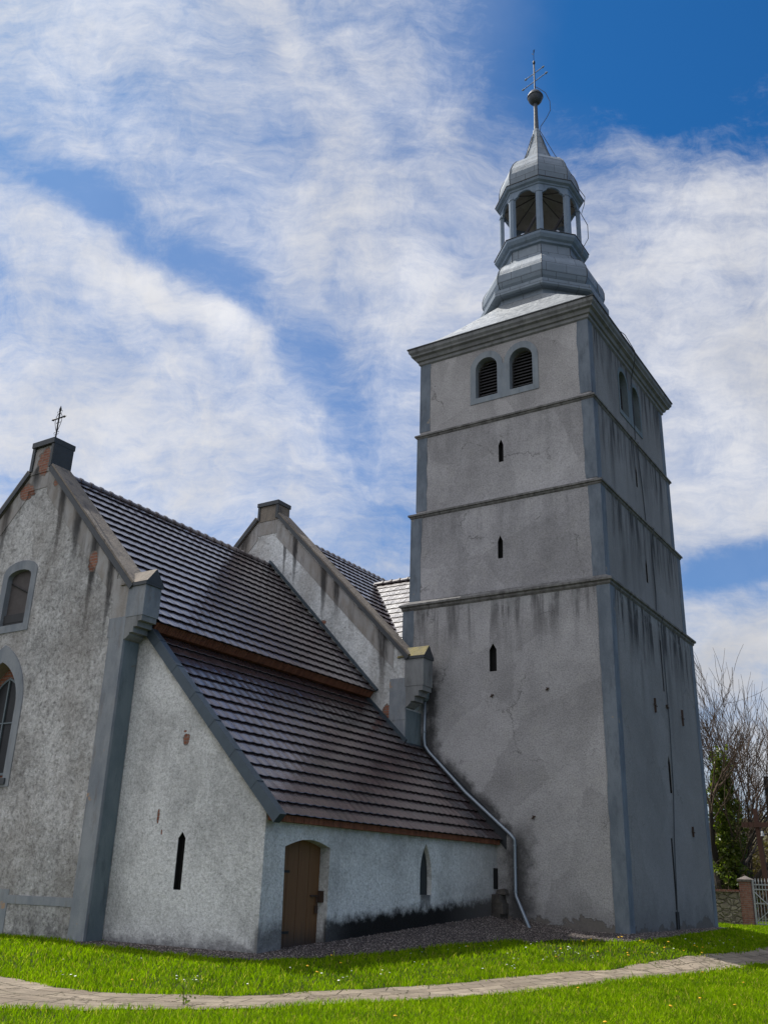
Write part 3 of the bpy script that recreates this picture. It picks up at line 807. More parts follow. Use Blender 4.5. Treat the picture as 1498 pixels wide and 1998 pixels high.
# ------------------------------------------------------------------ church tower
TC = (XT+WX/2, YT+WY/2)
tower = thing('church_tower', (TC[0], TC[1], .25), 'tall grey plastered church tower with blue grey corners and metal lantern spire', 'church tower')
left3 = lambda i: (lambda a, b: (XT+TI[i], a, b))
right3 = lambda i: (lambda a, b: (a, YT+TI[i], b))
LS = [None]*4
LSLIT = [slit(-.06, .17, 7.08, 7.72, 7.91), slit(-.255, -.085, 10.55, 11.1, 11.3), slit(-.275, -.105, 13.81, 14.4, 14.61)]
RSLIT = [slit(14.2, 14.42, 3.98, 4.85, 5.1), slit(13.9, 14.08, 10.4, 11.0, 11.23), slit(13.93, 14.10, 13.74, 14.3, 14.53)]
BL_ = [arch(-.08, .71, 16.32, 17.38, 17.78), arch(-1.34, -.53, 16.33, 17.38, 17.78)]
BR_ = [arch(12.98, 13.80, 16.2, 17.38, 17.78), arch(14.26, 15.08, 16.2, 17.38, 17.78)]
zb = -.5
for i in range(4):
    q = TI[i]; x0, x1, y0, y1 = XT+q, XT+WX-q, YT+q, YT+WY-q
    z0, z1 = zb, TZ[i]
    mb = MB()
    hl = [LSLIT[i]] if i < 3 else BL_
    hr = [RSLIT[i]] if i < 3 else BR_
    dep = .16 if i < 3 else .42
    mb.prism([(y0, z0), (y1, z0), (y1, z1), (y0, z1)], left3(i), (.5, 0, 0), hl, dep, back=False, sides=False)
    mb.prism([(x0, z0), (x1, z0), (x1, z1), (x0, z1)], right3(i), (0, .5, 0), hr, dep, back=False, sides=False)
    mb.add([(x0, y1, z0), (x1, y1, z0), (x1, y1, z1), (x0, y1, z1)], [(0, 1, 2, 3)])
    mb.add([(x1, y0, z0), (x1, y1, z0), (x1, y1, z1), (x1, y0, z1)], [(0, 1, 2, 3)])
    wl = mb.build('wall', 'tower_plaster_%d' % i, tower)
    if i < 3:
        slit_shade_liner(LSLIT[i], left3(i), (1, 0, 0), .14).build('slit_window', 'recess_dark', tower)
        slit_shade_liner(RSLIT[i], right3(i), (0, 1, 0), .14).build('slit_window', 'recess_dark', tower)
    # painted corner bands, a hand proud of the render
    wq = .37; e = .012
    ztop = z1-.02
    zbot = z0 if i == 0 else z0+.12
    for bxs in (((x0-e, x0+.05, y0-e, y0+wq), (x0+.05, x0+wq, y0-e, y0+.05)), ((x0-e, x0+.05, y1-wq*1.05, y1+e), (x0+.05, x0+wq, y1-.05, y1+e)), ((x1-wq, x1+e, y0-e, y0+.05), (x1-.05, x1+e, y0+.05, y0+wq))):
        qb = MB()
        for (ax, bx, ay, by) in bxs:
            nz_ = max(2, int((ztop-zbot)/.28)); zz_ = [zbot+(ztop-zbot)*k/nz_ for k in range(nz_+1)]
            jit_ = [random.gauss(0, .012) for _ in zz_]
            if bx-ax < by-ay:        # plate on a face across x
                lo_in = abs(ay-(y0-e)) > .1      # which side is the painted inner edge
                pl_ = ([(by, zbot), (by, ztop)]+[(ay+jit_[k], zz_[k]) for k in range(nz_, -1, -1)]) if lo_in else ([(ay, ztop), (ay, zbot)]+[(by+jit_[k], zz_[k]) for k in range(nz_+1)])
                qb.prism(pl_, lambda a, b: (ax, a, b), (bx-ax, 0, 0))
            else:
                lo_in = abs(ax-x0) > .1
                pl_ = ([(bx, zbot), (bx, ztop)]+[(ax+jit_[k], zz_[k]) for k in range(nz_, -1, -1)]) if lo_in else ([(ax, ztop), (ax, zbot)]+[(bx+jit_[k], zz_[k]) for k in range(nz_+1)])
                qb.prism(pl_, lambda a, b: (a, ay, b), (0, by-ay, 0))
        qb.build('corner_band', 'tower_quoin_paint', tower)
    zb = TZ[i]+.05
for i in range(3):                      # string courses with a weathered top slope
    qa, qc = TI[i], TI[i+1]; z = TZ[i]; p = (.11, .09, .08)[i]; h = (.20, .15, .14)[i]
    def rect(o, z_): return [(XT+o, YT+o, z_), (XT+WX-o, YT+o, z_), (XT+WX-o, YT+WY-o, z_), (XT+o, YT+WY-o, z_)]
    mb = MB(); mb.rings([rect(qa+.01, z-h*.9), rect(qa-p*.45, z-h*.55), rect(qa-p*.5, z-h*.3), rect(qa-p, z-.03), rect(qa-p, z+.03), rect(qc-.012, z+(.18, .12, .10)[i])])
    mb.build('string_course', 'ledge_stone', tower)
def rect(o, z_): return [(XT+o, YT+o, z_), (XT+WX-o, YT+o, z_), (XT+WX-o, YT+WY-o, z_), (XT+o, YT+WY-o, z_)]
q = TI[3]; z = TZ[3]
mb = MB(); mb.rings([rect(q+.02, z-.12), rect(q-.06, z-.06), rect(q-.07, z+.04), rect(q-.13, z+.06), rect(q-.17, z+.17), rect(q-.26, z+.21), rect(q-.27, z+.27), rect(q-.33, z+.34), rect(q-.345, z+.46), rect(q-.20, z+.47)])
mb.build('cornice', 'cornice_paint', tower)
mb = MB(); mb.rings([rect(q-.345, z+.462), rect(q-.375, z+.462), rect(q-.375, z+.50), rect(q-.3, z+.505)]); mb.build('roof_edge', 'cap_sheet', tower)

# belfry windows
def belfry(face, holes, cutline, frame_poly):
    to3 = left3(3) if face == 'L' else right3(3)
    nn = Vector((1, 0, 0)) if face == 'L' else Vector((0, 1, 0))
    fr = MB()
    if frame_poly:
        fr.prism(frame_poly, lambda a, b: Vector(to3(a, b))-nn*.022, nn*.021, [list(h) for h in holes], .021, back=False)
    for h in holes:
        H = [Vector(to3(a, b)) for a, b in offset_poly(h, (sum(p[0] for p in h)/len(h), 17.0), .995)]; m = len(h)
        fr.add(H+[p+nn*.22 for p in H], [(i, (i+1) % m, m+(i+1) % m, m+i) for i in range(m)])
    f = fr.build('belfry_window_frame', 'trim_belfry' if face == 'L' else 'return_paint', tower)  # right frames use a darker paint: shade of the deep openings in colour
    for h in holes:
        MB().pane(h, to3, nn*(.41 if face == 'L' else .26)).build('belfry_opening', 'recess_dark', tower)
        lv = MB(); a0, a1 = h[0][0], h[1][0]; z0 = h[0][1]; c = (a0+a1)/2; r = (a1-a0)/2; zs, za = 17.38, 17.78
        k = 0
        while True:
            zz = z0+.05+k*.115; k += 1
            if zz > za-.10: break
            hw = r*.985 if zz+.09 < zs else r*.985*math.sqrt(max(0, 1-((zz+.09-zs)/(za-zs))**2))
            if hw < .08: break
            A = [Vector(to3(c-hw, zz))+nn*.20, Vector(to3(c+hw, zz))+nn*.20, Vector(to3(c+hw, zz+.12))+nn*.33, Vector(to3(c-hw, zz+.12))+nn*.33]
            lv.hull8(A, [p+Vector((0, 0, .022)) for p in A])
        for kx in (-.97, .97):
            xx = c+kx*r
            A = [Vector(to3(xx-.02, z0))+nn*.18, Vector(to3(xx+.02, z0))+nn*.18, Vector(to3(xx+.02, zs))+nn*.18, Vector(to3(xx-.02, zs))+nn*.18]
            lv.hull8(A, [p+nn*.10 for p in A])
        lv.build('louvre', 'louvre_wood', tower)
paint('trim_belfry', (.185, .215, .25), (.25, .275, .30), (.09, .095, .10), .4, .005)
def arc_pts(c, r, zs, za, t0, t1, n=10):
    return [(c+r*math.cos(t0+(t1-t0)*k/n), zs+(za-zs)*math.sin(t0+(t1-t0)*k/n)) for k in range(n+1)]
def frame_outline(c0, c1, r, z0, zs, za):
    th = math.acos(min(1, (c1-c0)/2/r))
    return [(c0-r, z0), (c1+r, z0)]+arc_pts(c1, r, zs, za, 0, math.pi-th)+arc_pts(c0, r, zs, za, th, math.pi)
belfry('L', BL_, None, frame_outline(-.935, .315, .60, 16.12, 17.38, 18.02))
belfry('R', BR_, None, frame_outline(13.39, 14.67, .53, 16.02, 17.38, 17.95))

# iron wall anchors with their rust runs
for (yy, zz) in ((.09, 6.37), (-1.62, 6.43), (-1.1, 3.02)):
    a = MB(); a.tube([(XT-.03, yy-.055, zz+.03), (XT-.035, yy+.055, zz-.03)], .016, 6); a.tube([(XT-.05, yy, zz+.02), (XT+.05, yy, zz)], .022, 6); a.tube([(XT-.03, yy-.01, zz-.05), (XT-.035, yy+.015, zz+.05)], .014, 6)
    a.build('wall_anchor', 'rust_iron', tower)
for (xx, zz, hh) in ((13.29, 6.4, .42), (16.1, 6.45, .5), (16.2, 3.0, .3), (14.5, 6.55, .12)):
    a = MB(); a.box(xx-.03, xx+.03, YT-.05, YT+.02, zz-hh/2, zz+hh/2); a.tube([(xx-.16, YT-.04, zz+.02), (xx+.12, YT-.04, zz-.02)], .016, 6)
    a.build('wall_anchor', 'rust_iron', tower)
# weep holes and rain channel in the right face
for (xx, z0, z1, w_) in ((13.95, .80, 2.7, .05), (14.35, 7.0, 8.6, .03), (13.95, .3, .75, .16)):
    cr = MB(); cr.box(xx-w_, xx+w_, YT-.012, YT+.02, z0, z1); cr.build('wall_crack', 'recess_dark', tower)

# skirt roof: concave, from the eaves rectangle to the octagon
OR = 2.10
def octv(r, z_, k): a = R(22.5+45*k); return (TC[0]+r*math.cos(a), TC[1]+r*math.sin(a), z_)
def octo(r, z_): return [octv(r, z_, k) for k in range(8)]
hx0, hy0 = WX/2-(q-.36), WY/2-(q-.36)
RS = []
prof = [(0, 0.0, 18.765), (.07, .0, 18.86), (.20, 0.0, 19.06), (.36, .03, 19.36), (.54, .10, 19.74), (.72, .28, 20.18), (.88, .60, 20.64), (1.0, 1.0, 21.03)]
for tt, cut, zz in prof:
    ax, ay = hx0+(OR*.9239-hx0)*tt, hy0+(OR*.9239-hy0)*tt
    ring = []
    for k in range(8):
        a = R(22.5+45*k); sx = 1 if math.cos(a) > 0 else -1; sy = 1 if math.sin(a) > 0 else -1
        fx = 1.0 if abs(math.cos(a)) > .7 else 1-cut*(1-.4142)
        fy = 1.0 if abs(math.sin(a)) > .7 else 1-cut*(1-.4142)
        ring.append((TC[0]+sx*ax*fx, TC[1]+sy*ay*fy, zz))
    RS.append(ring)
MB().rings(RS).build('skirt_roof', 'zinc_skirt_lit', tower)

lan = MB()
lan.rings([octo(2.12, 20.2), octo(2.12, 21.22)])
lan.rings([octo(2.10, 21.215), octo(2.36, 21.22), octo(2.42, 21.27), octo(2.42, 21.48), octo(2.20, 21.55)])
lan.rings([octo(2.10, 21.54), octo(2.12, 21.60), octo(2.22, 21.76), octo(2.285, 21.95), octo(2.285, 22.22), octo(2.23, 22.42), octo(2.10, 22.66), octo(1.92, 22.84), octo(1.74, 22.96), octo(1.66, 23.03), octo(1.58, 23.12), octo(1.53, 23.26), octo(1.51, 23.50), octo(1.51, 23.80)])
lantern = lan.build('lantern_base', 'zinc_sheet', tower)
bc = MB(); bc.rings([octo(1.505, 23.62), octo(1.60, 23.66), octo(1.62, 23.74), octo(1.72, 23.80), octo(1.80, 23.92), octo(1.81, 24.02), octo(1.70, 24.07)], True)
bc.build('gallery_cornice', 'lantern_cornice_paint' if 'lantern_cornice_paint' in MATS else 'lantern_paint', lantern)
fl_ = MB(); fl_.rings([octo(1.83, 24.03), octo(1.83, 24.055), octo(1.2, 24.08)]); fl_.build('gallery_edge', 'cap_sheet', lantern)
for k in range(8):
    a = R(22.5+45*k); c, s_ = math.cos(a), math.sin(a)
    def loc(r_, w_, z_): return (TC[0]+c*r_-s_*w_, TC[1]+s_*r_+c*w_, z_)
    m = MB()
    A = [loc(1.40, -.13, 24.06), loc(1.53, -.12, 24.06), loc(1.57, 0, 24.06), loc(1.53, .12, 24.06), loc(1.40, .13, 24.06)]
    B_ = [(p[0], p[1], 26.12) for p in A]
    m.add(A+B_, [tuple(range(5))[::-1], tuple(range(5, 10))]+[(i, (i+1) % 5, 5+(i+1) % 5, 5+i) for i in range(5)])
    A = [loc(1.38, -.145, 26.02), loc(1.545, -.135, 26.02), loc(1.59, 0, 26.02), loc(1.545, .135, 26.02), loc(1.38, .145, 26.02)]
    B_ = [(p[0], p[1], 26.07) for p in A]
    m.add(A+B_, [tuple(range(5))[::-1], tuple(range(5, 10))]+[(i, (i+1) % 5, 5+(i+1) % 5, 5+i) for i in range(5)])
    m.build('column', 'lantern_paint', lantern)
arcd = MB()
for k in range(8):
    P0 = Vector(octv(1.545, 0, k)); P1 = Vector(octv(1.545, 0, (k+1) % 8)); L = (P1-P0).length; d = (P1-P0).normalized(); nrm = Vector((d.y, -d.x, 0)); nrm = nrm if nrm.dot(P0-Vector((TC[0], TC[1], 0))) < 0 else -nrm
    lo_, hi_ = 26.0, 26.46
    sh = .17
    cv = [(0, lo_), (sh, lo_), (sh+.05, lo_+.07), (sh+.11, lo_+.095)]+[(L/2+(L/2-sh-.14)*math.cos(math.pi*(1-j/10)), lo_+.12+.17*math.sin(math.pi*j/10)) for j in range(11)]+[(L-sh-.11, lo_+.095), (L-sh-.05, lo_+.07), (L-sh, lo_), (L, lo_), (L, hi_), (0, hi_)]
    arcd.prism(cv, lambda a, b: (P0.x+d.x*a, P0.y+d.y*a, b), nrm*.09)
arcd.build('arcade', 'lantern_paint', lantern)
tc_ = MB(); tc_.rings([octo(1.54, 26.36), octo(1.58, 26.38), octo(1.60, 26.44), octo(1.70, 26.49), octo(1.735, 26.56), octo(1.735, 26.60), octo(1.45, 26.64)]); tc_.build('lantern_cornice', 'lantern_paint', lantern)
e_ = MB(); e_.rings([octo(1.74, 26.595), octo(1.76, 26.595), octo(1.76, 26.625), octo(1.4, 26.65)]); e_.build('cornice_edge', 'cap_sheet', lantern)
ce = MB(); ce.rings([octo(1.46, 26.30), octo(.9, 26.9), octo(.3, 27.2)], True)
ce.build('lantern_ceiling', 'ceiling_board', lantern)
for k in range(8):
    A = Vector(octv(1.36, 26.33, k)); B_ = Vector((TC[0], TC[1], 27.1)); cm = MB(); cm.tube([A, A*.4+B_*.6-Vector((0, 0, .02)), B_], .022, 5); cm.build('ceiling_rib', 'board_brown', lantern)
for k in (1, 5):
    A, B_ = Vector(octv(1.3, 25.3, k)), Vector(octv(1.3, 25.3, (k+3) % 8)); cm = MB(); cm.tube([A, B_], .07, 6); cm.build('bell_beam', 'board_brown', lantern)
dm = MB(); dm.rings([octo(1.48, 26.63), octo(1.545, 26.80), octo(1.575, 27.02), octo(1.565, 27.28), octo(1.50, 27.58), octo(1.37, 27.88), octo(1.18, 28.13), octo(1.0, 28.27), octo(.86, 28.36), octo(.72, 28.48), octo(.58, 28.80), octo(.44, 29.2), octo(.30, 29.66), octo(.19, 30.1), octo(.12, 30.42)], True)
dome = dm.build('dome', 'zinc_sheet', lantern)
for k in range(8):
    rb = MB(); rb.tube([octv(r_+.006, z_, k) for r_, z_ in ((1.48, 26.64), (1.545, 26.80), (1.575, 27.02), (1.565, 27.28), (1.50, 27.58), (1.37, 27.88), (1.18, 28.13), (1.0, 28.27), (.72, 28.48), (.44, 29.2), (.19, 30.1))], .014, 5); rb.build('hip_seam', 'zinc_sheet', lantern)
    rb = MB(); rb.tube([octv(r_+.006, z_, k) for r_, z_ in ((2.12, 21.60), (2.22, 21.76), (2.285, 21.95), (2.285, 22.22), (2.23, 22.42), (2.10, 22.66), (1.92, 22.84), (1.66, 23.03), (1.53, 23.26), (1.51, 23.62))], .014, 5); rb.build('hip_seam', 'zinc_sheet', lantern)
tx, ty = TC
sp = MB(); sp.lathe([(.115, 30.30), (.105, 30.42), (.085, 31.2), (.08, 31.9)], tx, ty, 16); sp.build('spire_mast', 'zinc_sheet', tower, True)
bl = MB(); bl.lathe([(.001, 31.80), (.09, 31.81), (.20, 31.88), (.275, 31.99), (.305, 32.10), (.31, 32.15)], tx, ty, 28); bl.lathe([(.31, 32.15), (.335, 32.16), (.335, 32.20), (.30, 32.21)], tx, ty, 28); bl.lathe([(.30, 32.21), (.285, 32.30), (.22, 32.41), (.12, 32.47), (.03, 32.49), (.03, 32.55)], tx, ty, 28)
bl.build('spire_ball', 'zinc_sheet', tower, True)
cx_ = MB(); cx_.tube([(tx, ty, 32.45), (tx, ty, 34.2)], .030, 6); cx_.tube([(tx, ty, 34.15), (tx, ty, 34.82)], .012, 5)
cx_.lathe([(.03, 34.0), (.055, 34.05), (.06, 34.12), (.03, 34.2)], tx, ty, 8)
cx_.tube([(tx, ty, 34.55), (tx+.03, ty+.10, 34.70)], .012, 5); cx_.tube([(tx, ty, 34.6), (tx-.02, ty-.06, 34.8)], .014, 5)
cx_.build('spire_cross', 'iron_black', tower)
arm_d = Vector((math.cos(R(74)), math.sin(R(74)), 0)); ca_ = MB()
for zz, hl in ((33.05, .56), (33.50, .40)):
    c0 = Vector((tx, ty, zz)); ca_.tube([c0-arm_d*hl, c0+arm_d*hl], .020, 6)
    for s_ in (-1, 1):
        e = c0+arm_d*hl*s_; ca_.tube([e, e+arm_d*s_*.04, e+arm_d*s_*.09, e+arm_d*s_*.15], [.02, .048, .04, .008], 6)
ca_.build('cross_arms', 'pipe_zinc', tower)

# lightning conductor running down from the cross
lc = MB()
lc.tube([(14.05, -.18, 32.8), (14.05, -.40, 32.55), (14.05, -.66, 32.2), (14.05, -.84, 31.65), (14.05, -.85, 31.15), (14.05, -.66, 30.82), (14.05, -.40, 30.52), (14.05, -.36, 30.3), (14.2, -.9, 28.9), (14.25, -1.3, 28.1), (13.9, -1.75, 27.2), (13.9, -1.9, 26.6), (14.18, -2.05, 26.31), (14.21, -2.0, 26.0), (13.80, -2.0, 25.24), (14.30, -2.05, 25.05), (14.44, -2.0, 24.55), (14.0, -1.95, 23.9), (13.9, -1.8, 23.2), (14.2, -2.3, 22.3), (14.2, -2.4, 21.4), (13.2, -2.6, 20.3), (12.6, -3.3, 19.2), (12.6, -3.70, 18.72), (13.58, -3.70, 18.61), (13.74, -3.64, 18.38), (14.28, -3.30, 17.98), (14.31, -3.28, 15.58), (14.27, -3.38, 15.45), (14.27, -3.34, 15.04), (14.5, -3.33, 13.9), (14.6, -3.34, 12.62), (14.6, -3.58, 12.42), (14.6, -3.46, 11.68), (14.7, -3.45, 10.2), (14.6, -3.45, 9.6), (14.5, -3.69, 9.4), (14.48, -3.60, 9.1), (14.54, -3.60, 6.65), (14.56, -3.60, 5.95), (14.41, -3.60, 4.07), (14.1, -3.60, 2.61), (13.82, -3.60, .3)], .014, 5)
tag(lc.build('lightning_conductor', 'cable', org=(13.8, -3.6, .3)), 'thin dark lightning conductor cable looping down from the spire cross along the tower', 'cable')

# ------------------------------------------------------------------ front gabled wing
XG = -.48
wing = thing('church_wing', (XG, 8.0, 0), 'rough plastered gabled church wing with dark tiled roof, with lancet window and iron cross', 'church wing')
g3 = lambda a, b: (XG, a, b)
UW = arch(7.66, 8.56, 6.93, 8.18, 8.36, 8)
LW = lancet(7.42, 8.92, 3.25, 4.9, 6.0, 10)
gp = [(4.04, -.4), (11.96, -.4), (11.96, 7.2), (8.38, 11.0), (8.38, 11.80), (7.62, 11.80), (7.62, 11.0), (4.04, 7.28)]
MB().prism(gp, g3, (.44, 0, 0), [UW, LW], .34).build('wall', 'plaster_front_gable', wing)
for y_ in (4.05, 11.55):
    sw = MB(); sw.box(-.04, 9.0, y_, y_+.38, -.3, 6.5); sw.build('side_wall', 'plaster_rear_gable', wing)
# painted return and corner band
rt = MB(); rt.box(XG+.05, -.02, 4.025, 4.10, -.4, 6.25); rt.build('corner_return', 'return_paint', wing)
cb_ = MB(); cb_.box(XG-.022, XG+.048, 4.023, 4.50, -.4, 6.22); cb_.box(XG-.024, XG+.046, 4.021, 4.56, 6.22, 6.66)
cb_.build('corner_band', 'trim_paint', wing)
for ya_, yb_ in ((4.50, 6.55), (6.95, 11.5)):
    bb = MB(); bb.box(XG-.018, XG+.03, ya_, yb_, .62, .79); bb.build('base_band', 'trim_paint', wing)
bx = MB(); bx.box(XG-.012, XG+.03, 6.55, 6.95, -.4, .9); bx.build('base_pilaster', 'trim_paint', wing)
# smooth stained band following the slope
sb = MB()
def slope_band(mb, x0, x1, ya, yb, za, zb_, wd):
    A = [(x0, ya, za), (x0, yb, zb_), (x0, yb, zb_-wd), (x0, ya, za-wd)]
    mb.hull8(A, [(x1, p[1], p[2]) for p in A])
slope_band(sb, XG-.014, XG+.02, 4.50, 7.62, 7.74, 10.98, .62)
slope_band(sb, XG-.014, XG+.02, 8.38, 11.5, 10.98, 7.74, .62)
sb.box(XG-.013, XG+.02, 7.60, 8.40, 10.55, 11.75)
sb.box(XG-.015, XG+.02, 4.03, 4.52, 6.66, 7.60)
sb.build('verge_band', 'stain_band', wing)
# corbels, kneeler, cap
def kneeler(par, x0, x1, yw, yk, zc, zk, zt, capm, tm, rm):
    kb = MB(); n = 4
    ys = [yw-(yw-yk)*f for f in (.30, .52, .74, 1.0)]
    zs = [zc+(zk-zc)*f for f in (0, .28, .52, .76, 1.0)]
    # rounded lowest step then square steps
    prof = [(yw, zs[0]), (yw-.06, zs[0]+.02), (ys[0], zs[1]-.05), (ys[0], zs[1]), (ys[1], zs[1]), (ys[1], zs[2]), (ys[2], zs[2]), (ys[2], zs[3]), (yk+.02, zs[3]), (yk+.02, zs[4]), (yw+.02, zs[4])]
    kb.prism(prof[::-1], lambda a, b: (x0-.02, a, b), (x1-x0, 0, 0))
    kb.build('corbel', rm, par)
    b2 = MB(); b2.box(x0-.03, x1+.01, yk, yw+.03, zk, zt); b2.build('kneeler', tm, par)
    c_ = MB(); xm = (x0+x1)/2; zr = zt+.42; yb_ = yw+.30
    ce_ = MB(); ce_.box(x0-.062, x1+.042, yk-.032, yw+.05, zt, zt+.085); ce_.add([(x0-.06, yk-.034, zt+.07), (x1+.04, yk-.034, zt+.07), (xm, yk-.034, zr-.01), (x0-.06, yk+.0, zt+.07), (x1+.04, yk, zt+.07), (xm, yk, zr-.01)], [(0, 1, 2), (0, 2, 5, 3), (1, 4, 5, 2)]); ce_.build('cap_shade_edge', 'cap_sheet', par)  # shade on the cap's end and edge put into dark colour
    c_.add([(x0-.06, yk-.03, zt+.07), (x1+.04, yk-.03, zt+.07), (xm, yk-.03, zr), (x0-.06, yb_, zt+.07), (x1+.04, yb_, zt+.07), (xm, yb_, zr)], [(0, 1, 2), (3, 5, 4), (0, 2, 5, 3), (1, 4, 5, 2), (0, 3, 4, 1)])
    c_.build('kneeler_cap', capm, par)
kneeler(wing, XG, -.04, 4.02, 3.50, 6.13, 6.64, 7.34, 'coping_stone', 'trim_paint', 'cornice_paint')
cp = MB()
def coping(mb, x0, x1, ya, za, yb, zb_, th):
    d = Vector((0, yb-ya, zb_-za)).normalized(); n = Vector((0, -d.z, d.y)); n = n if n.z > 0 else -n
    A = [(x0, ya, za), (x0, yb, zb_), tuple(Vector((x0, yb, zb_))+n*th), tuple(Vector((x0, ya, za))+n*th)]
    mb.hull8(A, [(x1, p[1], p[2]) for p in A])
coping(cp, XG-.07, .04, 4.0, 7.33, 7.62, 11.05, .16); coping(cp, XG-.07, .04, 8.38, 11.05, 12.0, 7.33, .16)
cp.build('coping', 'coping_stone', wing)
eg = MB(); coping(eg, XG-.085, XG-.06, 3.98, 7.28, 7.62, 11.02, .13); coping(eg, XG-.085, XG-.06, 8.38, 11.02, 12.0, 7.28, .13); eg.build('coping_edge', 'cap_sheet', wing)
pk = MB(); pk.box(XG-.03, .06, 7.60, 8.40, 11.0, 11.66)
pk.build('gable_peak', 'stain_band', wing)
ps = MB(); ps.box(XG-.10, .12, 7.56, 8.44, 11.78, 11.93)
ps.add([(XG-.10, 7.56, 11.93), (.12, 7.56, 11.93), (.12, 8.44, 11.93), (XG-.10, 8.44, 11.93), (XG+.2, 8.0, 12.06)], [(0, 1, 4), (1, 2, 4), (2, 3, 4), (3, 0, 4)])
ps.box(XG-.06, .09, 7.565, 7.60, 11.1, 11.78); ps.box(.06, .10, 7.60, 8.40, 11.1, 11.78); ps.box(XG-.07, XG-.02, 7.58, 7.67, 11.1, 11.78); ps.box(XG-.07, XG-.02, 8.33, 8.43, 11.1, 11.78); ps.box(XG-.06, .09, 8.40, 8.435, 11.1, 11.78)
ps.add([(XG-.07, 7.58, 11.12), (.09, 7.58, 11.12), (.06, 7.18, 10.72), (XG-.07, 7.18, 10.72), (XG-.07, 7.63, 11.12), (.09, 7.63, 11.12), (.06, 7.28, 10.72), (XG-.07, 7.28, 10.72)], [(0, 1, 2, 3), (4, 7, 6, 5), (0, 3, 7, 4), (1, 5, 6, 2)])
ps.build('peak_cap', 'cap_sheet', wing)
# wrought iron cross on the peak
gc = MB(); gx0, gy0 = -.20, 8.05
gc.tube([(gx0, gy0, 12.02), (gx0, gy0, 13.0)], .022, 6); gc.tube([(gx0, gy0, 12.96), (gx0, gy0, 13.03), (gx0, gy0, 13.14)], [.022, .038, .004], 6)
for s_ in (-1, 1): gc.tube([(gx0, gy0, 12.76), (gx0, gy0+.18*s_, 12.76), (gx0, gy0+.22*s_, 12.76), (gx0, gy0+.30*s_, 12.76)], [.02, .02, .036, .005], 6)
for s_ in (-1, 1):
    gc.tube([(gx0, gy0+s_*.02, 12.36), (gx0, gy0+s_*.09, 12.52), (gx0, gy0+s_*.135, 12.66), (gx0, gy0+s_*.115, 12.82), (gx0, gy0+s_*.02, 12.93)], .008, 5)
    for zc in (12.31, 12.94): gc.tube([(gx0, gy0+s_*(.06+.045*math.cos(k*.7)), zc+.045*math.sin(k*.7)) for k in range(9)], .007, 4)
    gc.tube([(gx0, gy0+s_*.03, 12.64), (gx0, gy0+s_*.07, 12.61), (gx0, gy0+s_*.09, 12.65)], .007, 4)
gc.build('gable_cross', 'iron_black', wing)
# windows
up = MB()
fo = arch(7.46, 8.76, 6.74, 8.30, 8.60, 8)
up.prism(fo, lambda a, b: (XG-.022, a, b), (.024, 0, 0), [UW], .024, back=False)
H = [Vector(g3(a, b)) for a, b in offset_poly(UW, (8.11, 7.6), .997)]; m = len(H); up.add([p-Vector((.02, 0, 0)) for p in H]+[p+Vector((.13, 0, 0)) for p in H], [(i, (i+1) % m, m+(i+1) % m, m+i) for i in range(m)])
wu = up.build('upper_window', 'trim_paint', wing)
MB().pane(UW, g3, (.12, 0, 0)).build('boarding', 'board_brown', wu)
bar = MB(); bar.box(XG+.06, XG+.11, 7.68, 8.54, 6.94, 7.02); bar.box(XG+.05, XG+.115, 7.68, 8.54, 7.01, 7.22); bar.build('window_board', 'louvre_wood', wu)
bar = MB(); bar.tube([(XG+.09, 7.70, 7.70), (XG+.09, 8.50, 8.06)], .022, 6); bar.build('window_bar', 'iron_black', wu)
lo = MB(); fo = lancet(7.18, 9.16, 3.05, 4.9, 6.42, 10)
lo.prism(fo, lambda a, b: (XG-.022, a, b), (.024, 0, 0), [LW], .024, back=False)
wl_ = lo.build('lancet_window', 'trim_paint', wing)
H = [Vector(g3(a, b)) for a, b in offset_poly(LW, (8.17, 4.6), .998)]; m = len(H)
rv = MB(); rv.add(H+[p+Vector((.32, 0, 0)) for p in H], [(i, (i+1) % m, m+(i+1) % m, m+i) for i in range(m)]); rv.build('reveal', 'ceiling_board', wl_)
MB().pane(LW, g3, (.33, 0, 0)).build('window_brick', 'brick_exposed', wl_)
IN = lancet(7.55, 8.79, 3.4, 4.75, 5.62, 10)
wf = MB(); wf.prism(offset_poly(IN, (8.17, 4.5), 1.05), lambda a, b: (XG+.27, a, b), (.05, 0, 0), [IN], .05, back=False); wf.box(XG+.27, XG+.30, 7.55, 8.79, 4.55, 4.58); wf.box(XG+.265, XG+.30, 8.15, 8.19, 3.4, 5.6); wf.build('glazing_frame', 'window_lead', wl_)
MB().pane(IN, g3, (.30, 0, 0)).build('glazing', 'old_glass', wl_)
sl_ = MB(); sl_.box(XG-.06, XG+.34, 7.30, 9.0, 3.10, 3.24); sl_.build('sill', 'cap_sheet', wl_)
